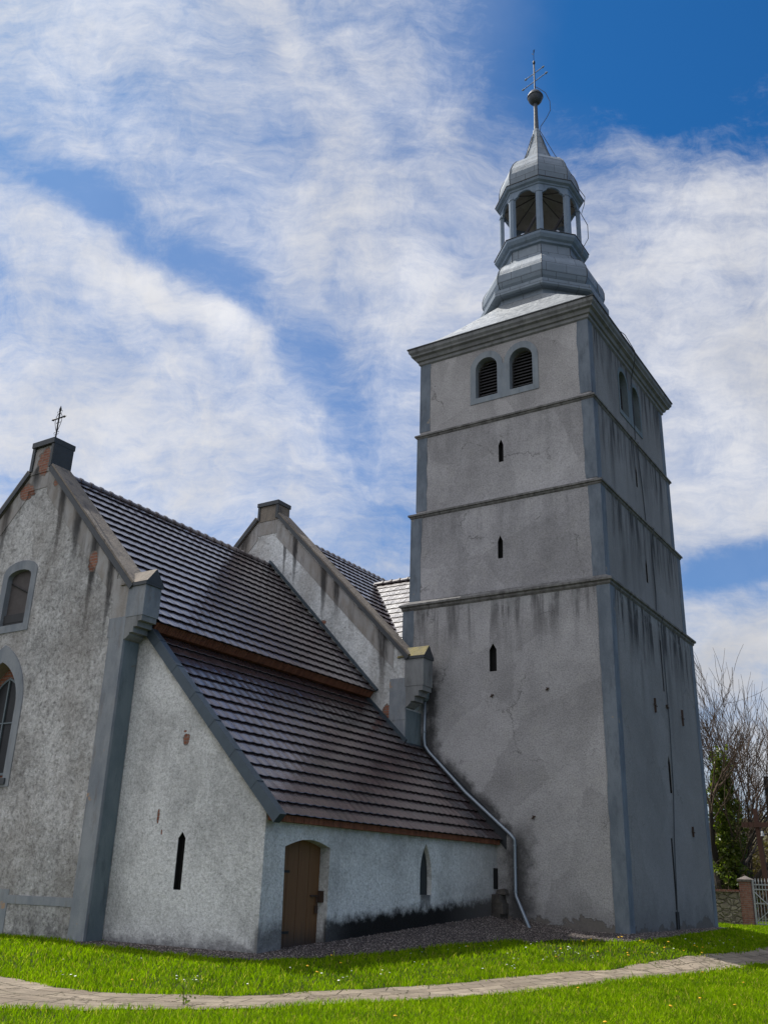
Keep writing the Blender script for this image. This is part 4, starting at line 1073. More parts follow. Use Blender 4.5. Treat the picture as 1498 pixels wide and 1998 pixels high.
# roof
vS = Vector((0, 1, 1.04)).normalized(); runW = math.hypot(4.5, 4.68)
rw = roof_tiles((.02, 3.50, 6.56), (1, 0, 0), vS, 8.96, runW, seed=1); rw.build('roof', 'roof_tile', wing)
rf2 = MB(); rf2.add([(.02, 8.0, 11.22), (8.98, 8.0, 11.22), (8.98, 12.4, 6.65), (.02, 12.4, 6.65)], [(0, 1, 2, 3)]); rf2.build('rear_roof', 'roof_tile', wing)
ridge_tiles((.05, 8.0, 11.20), (8.98, 8.0, 11.20)).build('ridge', 'roof_tile', wing)
ec = MB(); x = .02
while x < 8.95:
    ec.add([(x+.004, 4.06, 6.40), (x+.078, 4.06, 6.40), (x+.078, 4.06, 6.60), (x+.004, 4.06, 6.60), (x+.004, 3.68, 6.42), (x+.078, 3.68, 6.42), (x+.078, 3.56, 6.59), (x+.004, 3.56, 6.59)], [(4, 5, 6, 7), (0, 4, 7, 3), (1, 2, 6, 5), (0, 1, 5, 4), (3, 7, 6, 2)]); x += .084
ec.box(.02, 8.96, 3.9, 4.06, 6.41, 6.58)
ec.build('brick_eave', 'eave_brick', wing)
fl = MB(); fl.box(-.02, 9.02, 3.86, 4.06, 6.29, 6.395); fl.build('flashing_strip', 'return_paint', wing)

# ------------------------------------------------------------------ rear gabled transept
X2 = 9.0
tr = thing('church_transept', (X2, 8.2, 0), 'taller gabled church wing with black streaked coping, between the front wing and the tower', 'church wing')
t3 = lambda a, b: (X2, a, b)
tp = [(2.46, 2.0), (13.9, 2.0), (13.9, 7.6), (8.63, 12.95), (8.63, 13.45), (7.79, 13.45), (7.79, 12.95), (2.46, 7.48)]
MB().prism(tp, t3, (.46, 0, 0)).build('wall', 'plaster_rear_gable', tr)
sw2 = MB(); sw2.box(9.44, 12.5, 2.46, 2.9, 0, 7.1); sw2.build('side_wall', 'plaster_rear_gable', tr)
rt2 = MB(); rt2.box(9.03, 9.91, 2.445, 2.52, 3.5, 6.0); rt2.build('corner_return', 'return_paint', tr)
cb2 = MB(); cb2.box(X2-.022, X2+.03, 2.443, 3.0, 5.70, 6.92); cb2.box(X2-.014, X2+.03, 2.447, 2.90, 4.9, 5.70); cb2.build('corner_band', 'trim_paint', tr)
sb2 = MB(); slope_band(sb2, X2-.014, X2+.02, 2.9, 7.79, 7.90, 12.90, .66); slope_band(sb2, X2-.014, X2+.02, 8.63, 13.5, 12.90, 7.92, .66); sb2.box(X2-.013, X2+.02, 7.80, 8.62, 12.4, 13.4); sb2.build('verge_band', 'stain_band_rear', tr)
kneeler(tr, X2, 9.50, 2.45, 1.85, 6.05, 6.66, 7.46, 'moss_coping', 'cornice_paint', 'cornice_paint')
cp2 = MB(); coping(cp2, X2-.40, 9.55, 2.42, 7.50, 7.79, 13.0, .15); coping(cp2, X2-.10, 9.55, 8.63, 13.0, 14.0, 7.5, .15); 
cp2.v = [(max(p[0], X2-.09), p[1], p[2]) for p in cp2.v]
cp2.build('coping', 'coping_stone', tr)
eg2 = MB(); coping(eg2, X2-.105, X2-.08, 2.40, 7.45, 7.79, 12.97, .12); coping(eg2, X2-.105, X2-.08, 8.63, 12.97, 14.0, 7.45, .12); eg2.build('coping_edge', 'cap_sheet', tr)
pk2 = MB(); pk2.box(X2-.03, 9.56, 7.78, 8.64, 12.9, 13.46); pk2.build('gable_peak', 'coping_stone', tr)
pc2 = MB(); pc2.box(X2-.10, 9.62, 7.74, 8.68, 13.46, 13.60); pc2.add([(X2-.10, 7.74, 13.60), (9.62, 7.74, 13.60), (9.62, 8.68, 13.60), (X2-.10, 8.68, 13.60), (9.3, 8.21, 13.68)], [(0, 1, 4), (1, 2, 4), (2, 3, 4), (3, 0, 4)])
pc2.box(X2-.07, X2-.02, 7.76, 7.86, 12.95, 13.46); pc2.box(X2-.07, X2-.02, 8.57, 8.66, 12.95, 13.46); pc2.box(9.56, 9.6, 7.78, 8.64, 12.9, 13.46)
pc2.build('peak_cap', 'cap_sheet', tr)
r2 = roof_tiles((9.5, 2.2, 12.80-1.02*5.95), (1, 0, 0), Vector((0, 1, 1.02)).normalized(), 7.6, math.hypot(5.95, 6.07), seed=2); r2.build('roof', 'roof_tile', tr)
r2b = MB(); r2b.add([(9.5, 8.15, 12.72), (17.1, 8.15, 12.72), (17.1, 14.2, 6.6), (9.5, 14.2, 6.6)], [(0, 1, 2, 3)]); r2b.build('rear_roof', 'roof_tile', tr)
ridge_tiles((9.6, 8.15, 12.72), (17.0, 8.15, 12.72)).build('ridge', 'roof_tile', tr)
fj = MB()          # lead flashings where the front roofs meet this wall
coping(fj, X2-.10, X2-.005, 3.45, 6.60, 7.98, 11.34, .07); coping(fj, X2-.08, X2-.006, 2.42, 5.04, 3.9, 6.48, .10); fj.box(9.0, 9.9, 2.36, 2.44, 4.90, 5.04)
fj.build('lead_flashing', 'lead_flashing', tr)

# ------------------------------------------------------------------ nave behind the tower
nave = thing('church_nave', (16, 20, 0), 'church nave with sunlit shiny tiled roof between the rear gable and tower', 'church nave')
nw = MB(); nw.box(11.6, 19.4, 3.18, 34, 0, 7.3); nw.build('wall', 'plaster_rear_gable', nave)
NX, NZ = 14.55, 11.95
roof_tiles((NX-5.0, 3.17, NZ-5.1), (0, 1, 0), Vector((1, 0, 1.02)).normalized(), 5.3, math.hypot(5.0, 5.1), step=.03, seed=3).build('roof', 'nave_tile', nave)
nr = MB(); nr.add([(NX-5, 8.5, NZ-5.14), (NX, 8.5, NZ-.04), (NX, 34, NZ-.04), (NX-5, 34, NZ-5.14)], [(0, 1, 2, 3)]); nr.add([(NX+5, 3.17, NZ-5.1), (NX, 3.17, NZ), (NX, 34, NZ), (NX+5, 34, NZ-5.1)], [(0, 1, 2, 3)]); nr.build('rear_roof', 'roof_tile', nave)
ridge_tiles((NX, 3.2, NZ), (NX, 7.30, NZ)).build('ridge', 'nave_tile', nave)
vt = MB(); vt.tube([(NX, 7.40, NZ+.06), (NX-3.9, 3.50, NZ+.06-3.98)], .05, 6); vt.build('valley_tile', 'nave_tile', nave)

# ------------------------------------------------------------------ lean-to annexe
an_ = thing('lean_to_annexe', (0, 0, 0), 'low white plastered lean-to annexe with brown door and steep dark tiled roof', 'annexe')
f3 = lambda a, b: (a, 0, b)
DO = [(.71, -.2), (2.12, -.2), (2.14, 1.90)]+[(2.14-(1.50)*k/8, 1.90-.03*k/8+.145*math.sin(math.pi*k/8)) for k in range(1, 8)]+[(.64, 1.87)]
WN = lancet(5.80, 6.34, 1.03, 1.45, 2.17, 8)
am = MB()
am.prism([(0, -.4), (9.93, -.4), (9.93, 2.42), (0, 2.42)], f3, (0, .40, 0), [DO, WN], .30, back=False, sides=False)
SL = slit(2.02, 2.22, 1.02, 1.98, 2.11)
am.prism([(0, -.4), (4.05, -.4), (4.05, 6.5), (0, 2.48)], lambda a, b: (0, a, b), (.38, 0, 0), [SL], .14, back=False, sides=False)
wl = am.build('wall', 'plaster_annexe', an_)
slit_shade_liner(SL, lambda a, b: (0, a, b), (1, 0, 0), .12).build('slit_window', 'recess_dark', an_)
MB().pane(WN, f3, (0, .12, 0)).build('lancet_window', 'grey_pane', an_)
dr_ = MB(); nb = 4; DOI = [(a, b) for a, b in DO]
xs = [.70, 1.05, 1.40, 1.76, 2.13]
for k in range(4):
    a, b = xs[k]+.006, xs[k+1]-.006
    def ztop(x): f = min(1, max(0, (2.14-x)/1.5)); return 1.90-.03*f+.145*math.sin(math.pi*f)
    pts = [(a, -.1), (b, -.1), (b, ztop(b))]+[(b+(a-b)*j/4, ztop(b+(a-b)*j/4)) for j in range(1, 4)]+[(a, ztop(a))]
    dr_.prism(pts, lambda p, q_: (p, .235, q_), (0, .04, 0))
door = dr_.build('door', 'door_wood', an_)
MB().pane(DO, f3, (0, .285, 0)).build('door_backing', 'recess_dark', door)
hg = MB(); hg.box(.70, 1.12, .222, .236, 1.40, 1.445); hg.tube([(.70, .22, 1.38), (.70, .22, 1.47)], .018, 6); hg.build('hinge', 'iron_black', door)
hg = MB(); hg.box(.72, 1.2, .222, .236, .30, .345); hg.build('hinge', 'iron_black', door)
lk = MB(); lk.box(1.84, 2.18, .212, .236, .965, 1.0); lk.box(2.09, 2.17, .10, .22, .86, 1.08); lk.tube([(2.02, .20, .97), (2.02, .19, .78), (2.04, .20, .72)], .014, 6); lk.box(1.99, 2.06, .185, .225, .66, .80); lk.build('padlock', 'rust_iron', door)
th = MB(); th.box(.66, 2.2, -.06, .30, -.25, .03); th.build('threshold', 'ledge_stone', an_)
vL = Vector((0, 1, 1)).normalized(); runL = 3.98*math.sqrt(2)
roof_tiles((.11, -.17, 2.42), (1, 0, 0), vL, 9.80, runL, seed=4).build('roof', 'roof_tile', an_)
vb = MB(); coping(vb, -.055, .14, -.22, 2.27, 3.92, 6.41, .215); verge = vb.build('verge_trim', 'lead_flashing', an_)
for k in range(1, 7):
    vj = MB(); y_ = -.22+k*.62; coping(vj, -.060, .145, y_, 2.267+(y_+.22), y_+.02, 2.287+(y_+.22), .225); vj.build('verge_joint', 'lead_flashing', verge)
eb = MB(); x = .06
while x < 9.85:
    eb.box(x+.004, x+.078, -.10, .01, 2.315, 2.435); x += .084
eb.box(.06, 9.9, -.085, .012, 2.32, 2.43)
eb.build('brick_eave', 'eave_brick', an_)
fp = MB(); fp.prism([(-.28, 2.20), (2.40, 4.85), (2.40, 5.16), (-.28, 2.74)], lambda a, b: (9.885, a, b), (.03, 0, 0)); fp.build('roof_flashing', 'dark_lead', an_)
# broken masonry between the annexe and the tower
st_ = MB()
for (x0, x1, y0, y1, z0, z1) in ((9.45, 9.93, -.30, .02, -.1, .62), (9.50, 9.93, -.34, .0, .60, .86), (9.52, 9.92, -.26, 0, .85, 1.08), (9.70, 9.92, -.34, -.05, 1.07, 1.20)):
    jx = lambda: random.uniform(-.03, .03)
    A = [(x0+jx(), y0+jx(), z0), (x1, y0+jx(), z0), (x1, y1, z0), (x0+jx(), y1, z0)]; B_ = [(x0+.04+jx(), y0+.05+jx(), z1+jx()), (x1, y0+.05+jx(), z1+jx()), (x1, y1, z1), (x0+.05+jx(), y1, z1+jx())]
    st_.hull8(A, B_)
paint('dirty_stone', (.05, .045, .042), (.10, .09, .08), (.02, .02, .02), .7, .03, None, 4)
st_.build('stone_stub', 'dirty_stone', an_)
gh = MB(); gh.box(9.66, 9.915, -.012, .02, 1.20, 1.72); gh.build('wall_gap', 'recess_dark', an_)

# ------------------------------------------------------------------ rainwater pipe
dp = thing('drainpipe', (9.3, -1.2, .2), 'grey zinc drainpipe running down the tower wall and the roof edge to the gravel', 'drainpipe')
m = MB(); m.tube([(9.78, 2.25, 6.62), (9.80, 2.27, 5.25), (9.82, 2.25, 5.04), (9.83, 2.12, 4.86), (9.83, .92, 3.70), (9.83, -.44, 2.58), (9.83, -.54, 2.47), (9.85, -.55, 2.42), (9.85, -.55, 1.12), (9.83, -.58, 1.02), (9.27, -1.22, .22)], .046, 12); m.build('pipe', 'pipe_zinc', dp, True)
m = MB(); m.tube([(9.78, 2.25, 6.34), (9.78, 2.25, 6.42), (9.78, 2.25, 6.70), (9.78, 2.25, 6.72)], [.06, .13, .14, .15], 8); m.build('hopper', 'return_paint', dp)
for z_ in (1.15, 1.75, 2.30):
    m = MB(); m.tube([(9.85, -.55, z_-.02), (9.85, -.55, z_+.02)], .056, 12); m.build('bracket', 'pipe_zinc', dp)
for z_ in (5.45, 6.05):
    m = MB(); m.tube([(9.80, 2.265, z_-.02), (9.79, 2.26, z_+.02)], .056, 12); m.build('bracket', 'pipe_zinc', dp)

# ------------------------------------------------------------------ churchyard wall, gate, crosses
wz = .05
wall = thing('stone_wall', (26.1, 2, wz), 'low rubble stone churchyard wall with brick coping, right of the tower', 'wall')
m = MB(); segs = 40
for i in range(segs):
    pass
m.box(25.98, 26.36, -2.50, 9.0, -.3, 1.33); m.build('masonry', 'rubble_stone', wall)
m = MB(); y_ = -2.49
while y_ < 8.9:
    h_ = random.uniform(-.012, .012); m.box(25.90+h_, 26.44, y_+.004, y_+.12, 1.33, 1.415+h_*.6); y_ += .125
m.build('brick_coping', 'brick_pier', wall)
def pier(y0, y1, lab, name='brick_pier'):
    p = thing(name, (26.15, (y0+y1)/2, wz), lab, 'gate pier')
    a = MB(); a.box(26.0, 26.4, y0, y1, -.3, 1.72); a.build('shaft', 'brick_pier', p)
    a = MB(); a.box(25.94, 26.46, y0-.06, y1+.06, 1.72, 1.80); a.add([(25.94, y0-.06, 1.80), (26.46, y0-.06, 1.80), (26.46, y1+.06, 1.80), (25.94, y1+.06, 1.80), (26.2, (y0+y1)/2, 1.94)], [(0, 1, 4), (1, 2, 4), (2, 3, 4), (3, 0, 4)]); a.build('pier_cap', 'coping_stone', p)
pier(-2.93, -2.50, 'weathered red brick gate pier at the end of the stone wall')
gate = thing('iron_gate', (26.15, -4.0, wz), 'pale grey iron gate of vertical spiked bars hung on the brick pier', 'gate')
m = MB(); y0, y1 = -4.75, -2.99
for z_ in (.22, .95, 1.45, 1.62): m.box(26.05, 26.09, y0, y1, z_-.022, z_+.022)
for y_ in (y0+.02, y1-.02): m.box(26.04, 26.10, y_-.03, y_+.03, .10, 1.80)
m.build('gate_frame', 'gate_paint', gate)
n_b = 14
for k in range(n_b):
    y_ = y1-.12-(y1-y0-.24)*k/(n_b-1)
    a = MB(); a.tube([(26.07, y_, .14), (26.07, y_, 1.70), (26.07, y_, 1.74), (26.07, y_, 1.86)], [.014, .014, .026, .003], 6); a.build('gate_bar', 'gate_paint', gate)
m = MB(); m.tube([(26.04, y1-.05, 1.35), (26.04, (y0+y1)/2, .55)], .022, 6); m.tube([(26.04, (y0+y1)/2, .55), (26.04, y0+.05, 1.35)], .022, 6); m.tube([(26.04, y1-.05, .30), (26.04, (y0+y1)/2, 1.0)], .016, 6); m.build('brace', 'gate_paint', gate)

cr_ = thing('wooden_cross', (34.2, -1.62, .15), 'tall weathered brown wooden cross standing behind the gate', 'cross')
m = MB(); m.hull8([(34.1, -2.03, -.1), (34.3, -2.03, -.1), (34.3, -1.80, -.1), (34.1, -1.80, -.1)], [(34.1, -1.76, 5.05), (34.3, -1.76, 5.05), (34.3, -1.57, 5.05), (34.1, -1.57, 5.05)]); m.build('post', 'cross_wood', cr_)
m = MB(); m.box(34.0, 34.095, -2.75, -1.03, 4.20, 4.42); m.build('crossbeam', 'cross_wood', cr_)
m = MB(); m.tube([(34.05, -1.9, 4.0), (33.9, -1.95, 3.9)], .06, 6); m.tube([(33.9, -1.95, 3.96), (33.9, -1.95, 3.80)], [.05, .09], 8); m.build('lamp', 'gate_paint', cr_)
po = thing('dark_post', (39.3, -1.3, .2), 'dark square pole rising behind the wooden cross', 'post')
m = MB(); m.box(39.2, 39.42, -1.40, -1.20, -.1, 7.0); m.build('shaft', 'iron_black', po)
m = MB(); m.box(39.17, 39.45, -1.43, -1.17, 7.0, 7.05); m.build('post_cap', 'cap_sheet', po)

# ------------------------------------------------------------------ bare trees, ivy, scrub, hill
def grow(mb_t, mb_c, p, d, r, L, lev, maxlev, rg, up=.12, spread=.55):
    seg = 4; pts = [p]; rs = [r]; q = Vector(p); dd = Vector(d)
    for i in range(seg):
        dd = (dd+Vector((rg.gauss(0, .11), rg.gauss(0, .11), rg.gauss(0, .06)+up*.35))).normalized()
        q = q+dd*(L/seg); pts.append(q.copy()); rs.append(r*(1-.42*(i+1)/seg))
    (mb_t if lev < 2 else mb_c).tube(pts, rs, 7 if lev < 2 else (4 if lev < 4 else 3), cap=False)
    if lev >= maxlev: return
    nb = 3 if lev < 4 else 2
    for k in range(nb):
        j = seg if k == 0 else rg.choice([1, 2, 3, 3, 4])
        b = pts[j]
        ax = Vector((rg.gauss(0, 1), rg.gauss(0, 1), rg.gauss(0, .5))); ax = (ax-dd*ax.dot(dd)).normalized()
        a = rg.uniform(.18, .32) if k == 0 else rg.uniform(.45, .95)*spread*1.5
        nd = (dd*math.cos(a)+ax*math.sin(a)+Vector((0, 0, up))).normalized()
        grow(mb_t, mb_c, b, nd, max(.013, rs[j]*(.80 if k == 0 else .58)), L*rg.uniform(.66, .90), lev+1, maxlev, rg, up, spread)
def leaf_cloud(centers, normals, size, rgen):
    n = len(centers); c = np.asarray(centers)
    a = rgen.normal(0, 1, (n, 3)); a /= np.linalg.norm(a, axis=1)[:, None]
    b = np.cross(a, rgen.normal(0, 1, (n, 3))); b /= np.linalg.norm(b, axis=1)[:, None]
    s = (size*rgen.uniform(.6, 1.3, n))[:, None]
    V = np.stack([c-a*s, c+b*s*.7, c+a*s*1.1, c-b*s*.7], 1).reshape(-1, 3)
    F = np.arange(4*n); return V, F, np.full(n, 4)
def leaf_obj(name, centers, size, mat, parent=None):
    V, F, Cn = leaf_cloud(centers, None, size, rng)
    o = fast_mesh(name, V if parent is None else V-np.array(parent.location), F, Cn, mat)
    if parent is not None: o.parent = parent
    return o
def tree(loc, label, h, seed, lean=(0, 0), ivy=0, r0=.26, stems=1, maxlev=6, up=.12, spread=.55):
    rg = random.Random(seed); t_ = thing('bare_tree', loc, label, 'tree', 'bare trees behind the churchyard wall')
    a, b = MB(), MB()
    for s_ in range(stems):
        d = Vector((lean[0]+rg.gauss(0, .10)*(stems > 1), lean[1]+rg.gauss(0, .16)*(stems > 1), 1)).normalized()
        p = Vector(loc)+Vector((rg.gauss(0, .3), rg.gauss(0, .3), -.2))*(1 if stems > 1 else 0)
        grow(a, b, p, d, r0*(1 if s_ == 0 else .7), h*.27, 0, maxlev, rg, up, spread)
    a.build('trunk', 'bark', t_); b.build('crown', 'bark_twig', t_)
    if ivy:
        n = 7500; hh = rng.random(n)**.9*ivy*(.75+.25*rng.random(n)); th = rng.uniform(0, 6.283, n)
        rr = .16+(.30+.62*(1-hh/ivy)**.8)*rng.random(n)**.6
        lump = .8+.45*np.sin(hh*2.9+th*2+seed)*np.cos(hh*1.3+th)+.25*np.sin(hh*6.1+th*3)
        ce = np.stack([loc[0]+lean[0]*hh+rr*lump*np.cos(th), loc[1]+lean[1]*hh+rr*lump*np.sin(th), loc[2]+hh], 1)
        leaf_obj('ivy', ce, .085, 'ivy_leaf', t_)
    return t_
tree((35.8, .05, .15), 'bare branching tree with trunk wrapped in dark ivy beside the tower', 13.2, 3, (0, .01), 8.2, .30, 4, 5, .10, .48)
tree((39.9, .45, .15), 'slender bare tree with forked dark trunk behind the wooden cross', 13.8, 11, (0, -.06), 0, .20, 3, 5, .10, .48)
tree((43.0, 2.9, .15), 'thin bare tree half hidden behind the ivy covered trunk', 14.6, 19, (0, 0), 4.5, .20, 2, 5, .10, .5)
tree((44.5, -2.6, .15), 'bare tree with wide spreading crown beyond the dark pole', 14.4, 29, (0, .05), 0, .20, 2, 5, .10, .5)
# scrub and hill
n = 42000
sx = rng.uniform(44, 66, n); sy = rng.uniform(-9, 10, n); hmax = 3.6+1.6*np.sin(sx*.9)*np.cos(sy*.8)+1.0*np.sin(sy*1.9+sx)
sz2 = .15+np.maximum(hmax, .6)*rng.random(n)**.8
V, F, Cn = leaf_cloud(np.stack([sx, sy, sz2], 1), None, .13, rng)
structure(fast_mesh('undergrowth', V, F, Cn, 'scrub_leaf'), 'tangled brown and olive scrub behind the churchyard wall', 'scrub', 'stuff')
ms = MB(); rg = random.Random(5)
for k in range(420):
    p = Vector((rg.uniform(34, 50), rg.uniform(-7, 8), .1)); d = Vector((rg.gauss(0, .35), rg.gauss(0, .35), 1)).normalized(); L = rg.uniform(1.2, 4.2)
    q = p+d*L*.5+Vector((rg.gauss(0, .15), rg.gauss(0, .15), 0)); ms.tube([p, q, q+(d+Vector((rg.gauss(0, .3), rg.gauss(0, .3), 0)))*L*.5], [.03, .02, .006], 3, False)
    for j in range(5):
        b = q+d*rg.uniform(-.2, .5)*L; ms.tube([b, b+Vector((rg.gauss(0, .5), rg.gauss(0, .5), rg.uniform(.1, .8)))], [.014, .004], 3, False)
structure(ms.build('scrub_stems', 'bark_twig'), 'leafless brown brushwood behind the churchyard wall', 'brushwood', 'stuff')
hx = np.linspace(70, 420, 60); hy = np.linspace(-220, 260, 80); HX, HY = np.meshgrid(hx, hy)
HZ = 15*np.clip((HX-70)/110, 0, 1)**.7*(.75+.25*np.sin(HY*.035+1))*np.exp(-((HY-10)/190)**2)-.2+.5*np.sin(HX*.3)*np.cos(HY*.37)
vv = np.stack([HX.ravel(), HY.ravel(), HZ.ravel()], 1); ii, jj = np.meshgrid(np.arange(59), np.arange(79)); a_ = (jj*60+ii).ravel()
structure(fast_mesh('hill', vv, np.stack([a_, a_+1, a_+61, a_+60], 1).ravel(), np.full(len(a_), 4), 'hill_grass', True))
n = 16000; k = rng.integers(0, len(vv), n)
ce = vv[k]+np.stack([rng.normal(0, 2.5, n), rng.normal(0, 2.5, n), np.abs(rng.normal(0, 1.3, n))], 1); ce = ce[ce[:, 0] < 200]
V, F, Cn = leaf_cloud(ce, None, .5, rng)
structure(fast_mesh('hill_scrub', V, F, Cn, 'hill_scrub'), 'brown scrub covering the hillside beyond the trees', 'scrub', 'stuff')
hs = thing('house', (92, 3.0, 4.2), 'distant house with red roof on the hillside behind the bare trees', 'house')
m = MB(); m.box(89, 97, -1, 7, 3, 9.0); m.build('wall', 'house_wall', hs)
m = MB(); m.add([(88.6, -1.4, 8.9), (97.4, -1.4, 8.9), (97.4, 7.4, 8.9), (88.6, 7.4, 8.9), (93, -1.4, 12.2), (93, 7.4, 12.2)], [(0, 3, 5, 4), (1, 4, 5, 2), (0, 4, 1), (3, 2, 5)]); m.build('roof', 'house_roof', hs)
for (y_, z_) in ((.8, 6.5), (4.0, 6.5)):
    m = MB(); m.box(88.96, 89.05, y_, y_+1.1, z_, z_+1.3); m.build('window', 'old_glass', hs)

# ------------------------------------------------------------------ lawn
def blades(n_try, xr, yr, near):
    x = rng.uniform(*xr, n_try); y = rng.uniform(*yr, n_try)
    dx, dy = x-CAM.x, y-CAM.y; f = dx*math.cos(YAW)+dy*math.sin(YAW); s = dx*math.sin(YAW)-dy*math.cos(YAW)
    keep = (f > 5.5) & (np.abs(s) < f*.46+1.2)
    keep &= rng.random(n_try) < np.clip((12.0/np.maximum(f, 1))**1.1, .06, 1)*near
    x, y = x[keep], y[keep]
    ok = ~in_poly(x, y, PATH_POLY) & ~in_poly(x, y, GRAVEL_POLY)
    for x0, x1, y0, y1 in RECTS: ok &= ~((x > x0) & (x < x1) & (y > y0) & (y < y1))
    return x[ok], y[ok]
x, y = blades(1150000, (-13, 30), (-14, 9), 1.0)
# stray tufts on the path edges and in its cracks
xe, ye = [], []
for i in range(0, NP-1):
    for e, sg in ((pu, 1), (pl, -1)):
        kk = rng.integers(0, 16)
        d = (pl[i]-pu[i]); d = d/np.linalg.norm(d)*sg
        f_ = np.abs(rng.normal(0, .05, kk)); xe += list(e[i][0]+d[0]*f_+rng.normal(0, .05, kk)); ye += list(e[i][1]+d[1]*f_+rng.normal(0, .05, kk))
x = np.concatenate([x, xe]); y = np.concatenate([y, ye]); n = len(x)
def wavy(x, y): return .5+.25*np.sin(x*1.3+1.7*np.sin(y*.9))+.25*np.sin(y*1.9+1.3*np.sin(x*.7))
far = np.hypot(x-CAM.x, y-CAM.y)
L = (.050+.055*wavy(x*1.6, y*1.6)*rng.uniform(.5, 1.25, n))*rng.uniform(.7, 1.25, n); L *= np.where(rng.random(n) < .02, 1.6, 1.0)
W = .0042*np.clip(far/11, 1, 4)*rng.uniform(.7, 1.3, n)
th = rng.uniform(0, 6.283, n); la = rng.uniform(0, 6.283, n); le = rng.uniform(.2, .95, n)*L; z0 = zg(x, y)-.012
wx_, wy_ = np.cos(th)*W, np.sin(th)*W; lx, ly = np.cos(la)*le, np.sin(la)*le
V = np.stack([np.stack([x-wx_, y-wy_, z0], 1), np.stack([x+wx_, y+wy_, z0], 1),
              np.stack([x+wx_*.8+lx*.35, y+wy_*.8+ly*.35, z0+L*.6], 1), np.stack([x-wx_*.8+lx*.35, y-wy_*.8+ly*.35, z0+L*.6], 1),
              np.stack([x+lx, y+ly, z0+L*.98], 1)], 1).reshape(-1, 3)
b5 = 5*np.arange(n)[:, None]
F = np.concatenate([b5+np.array([[0, 1, 2, 3]]), b5+np.array([[3, 2, 4]])], 1).ravel()
structure(fast_mesh('grass', V, F, np.tile([4, 3], n), 'grass_blade'), 'short bright green lawn on both sides of the slab path', 'grass', 'stuff')
print('grass blades', n)

DAN = [(8.56,-2.85),(8.67,-2.98),(8.7,-3.03),(8.95,-3.6),(9.07,-3.65),(9.01,-4.1),(8.86,-4.22),(9.3,-4.66),(8.76,-4.77),(7.78,-4.2),(7.69,-4.25),(7.64,-3.59),(7.76,-2.64),(6.83,-2.9),(8.18,-4.62),(8.89,-5.14),(9.82,-5.14),(9.86,-5.2),(9.78,-5.31),(9.1,-5.46),(6.6,-6.15),(1.2,-5.66),(-.22,-7.52),(1.34,-7.51),(-2.55,-7.47),(.86,-8.16),(4.76,-7.37),(.64,-1.2),(.29,-1.66),(-.73,-1.69),(-.99,-2.06),(-3.88,-5.35),(5.09,-1.62),(-3.45,-.47)]
DAI = [(6.21,-2.86),(6.68,-2.74),(7.6,-2.55),(7.54,-2.74),(7.84,-2.77),(7.89,-2.83),(7.64,-3.06),(7.58,-3.13),(7.38,-3.48),(7.42,-3.53),(7.44,-3.65),(8.28,-3.96),(8.32,-4.72),(8.98,-4.87),(8.02,-2.74),(7.95,-2.31),(7.26,-2.82),(11.53,-4.3),(10.93,-4.62),(10.42,-4.87),(10.42,-4.98),(11.37,-5.02),(11.31,-5.22),(12.73,-4.97),(12.34,-5.18),(13.6,-5.03),(12.14,-5.45),(11.91,-4.73),(10.43,-5.37),(14.56,-5.13),(15.85,-5.09),(2.74,-1.62),(3.27,-1.56),(4.25,-1.59),(4.75,-1.59),(5.14,-1.55),(2.13,-2.05),(2.08,-2.26),(.52,-2.38),(.42,-2.56),(-.99,-2.53),(-.8,-2.45),(-.67,-2.45),(.19,-2.54),(-.2,-2.21),(-.95,-1.51),(-.76,-2.01),(4.25,-2.97),(4.14,-3.09),(3.98,-3.23),(4.32,-3.05),(5.71,-2.25),(5.38,-2.57),(5.42,-2.65),(6.18,-2.89),(7.55,-2.56),(7.38,-2.68),(7.85,-2.59),(8.07,-2.7),(7.14,-2.04),(7.76,-1.91),(8.21,-1.85),(7.68,-3.03),(3.17,-2.96),(6.05,-1.67),(7.42,-3.5),(7.28,-3.6),(-3.21,1.48),(-3.18,1.41),(-3.45,1.04),(-3.29,1.02),(-3.37,.82),(-2.31,2.41),(-2.61,-.56),(-2.78,-.73),(-2.8,-.93),(-2.68,-.96),(-2.6,-.93),(-2.67,-1.04),(-2.74,-1.15),(-2.59,-1.08),(-2.51,-.89),(-1.7,1.17),(-2.35,-1.8),(-.95,-1.52)]
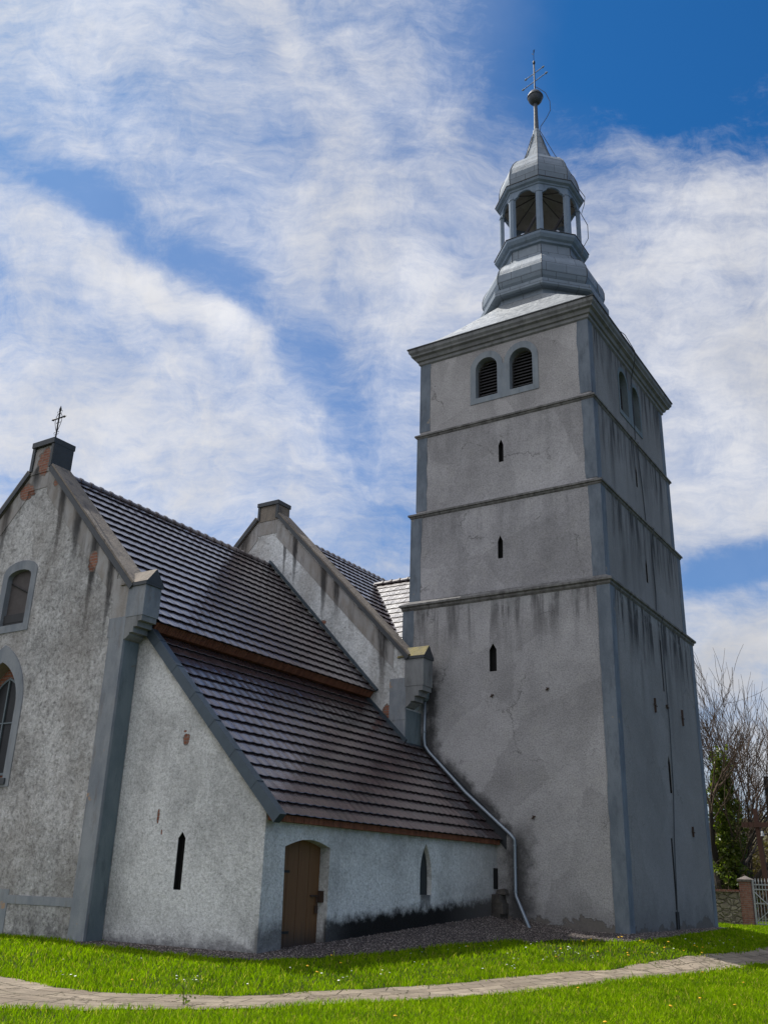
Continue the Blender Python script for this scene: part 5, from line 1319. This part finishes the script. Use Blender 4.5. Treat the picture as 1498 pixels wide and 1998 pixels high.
def flower(kind):
    m = MB(); h = .11 if kind == 'dandelion' else .085; r = .024 if kind == 'dandelion' else .017
    me_f = []
    vs = []; n_ = 10
    m.tube([(0, 0, -.02), (.004, 0, h)], .003, 4)
    k0 = len(m.f)
    prof = [(.002, h-.006), (r*.7, h-.004), (r, h+.003), (r*.75, h+.010), (r*.3, h+.014), (.001, h+.014)] if kind == 'dandelion' else [(.002, h-.002), (r, h+.002), (r*.5, h+.005), (.001, h+.007)]
    m.lathe(prof, .004, 0, n_)
    o = m.build(kind, ['weed_leaf', 'dandelion_yellow' if kind == 'dandelion' else 'daisy_white'])
    for i, p in enumerate(o.data.polygons): p.material_index = 1 if i >= k0 else 0
    return o
def flower_zone(x, y):
    if y < -5.4 or (x < 0 and y < -4): return 'in the sunlit lawn on the near side of the path', 'near lawn'
    if x > 9.9: return 'in the shaded grass in the tower shadow beside the path', 'shaded grass'
    if x > 5: return 'in the grass before the tower corner and gravel', 'tower corner'
    if x > -1.2: return 'in the grass in front of the annexe door and window', 'annexe front'
    return 'in the grass strip before the annexe gable wall', 'gable lawn'
for kind, pts, desc in (('dandelion', DAN, 'yellow dandelion flower'), ('daisy', DAI, 'small white daisy flower')):
    proto = flower(kind)
    for i, (x_, y_) in enumerate(pts):
        o = proto if i == 0 else proto.copy()
        if i: COL.objects.link(o)
        o.location = (x_, y_, zgf(x_, y_)-.01); s_ = random.uniform(.85, 1.25); o.scale = (s_, s_, random.uniform(.85, 1.15)); o.rotation_euler = (random.uniform(-.25, .25), random.uniform(-.25, .25), random.uniform(0, 6))
        zn, zg_ = flower_zone(x_, y_)
        tag(o, desc+' '+zn, 'flower', ('dandelions, ' if kind == 'dandelion' else 'daisies, ')+zg_)
for i, (x_, y_, h_, lab) in enumerate(((-4.30, -2.36, .30, 'tall leafy green weed growing from a crack in the path'),)):
    rg = random.Random(i); vsn = []; c = []
    wd = thing('weed', (x_, y_, zgf(x_, y_)), lab, 'weed'); m = MB()
    for s_ in range(5):
        a = rg.uniform(0, 6.28); m.tube([(x_, y_, zgf(x_, y_)-.02), (x_+.05*math.cos(a), y_+.05*math.sin(a), zgf(x_, y_)+h_*rg.uniform(.6, 1))], .004, 4)
    m.build('stem', 'weed_leaf', wd)
    nn_ = 45; ce = np.stack([x_+rng.normal(0, .045, nn_), y_+rng.normal(0, .045, nn_), zgf(x_, y_)+rng.uniform(.0, h_, nn_)], 1); leaf_obj('leaves', ce, .022, 'weed_leaf', wd)
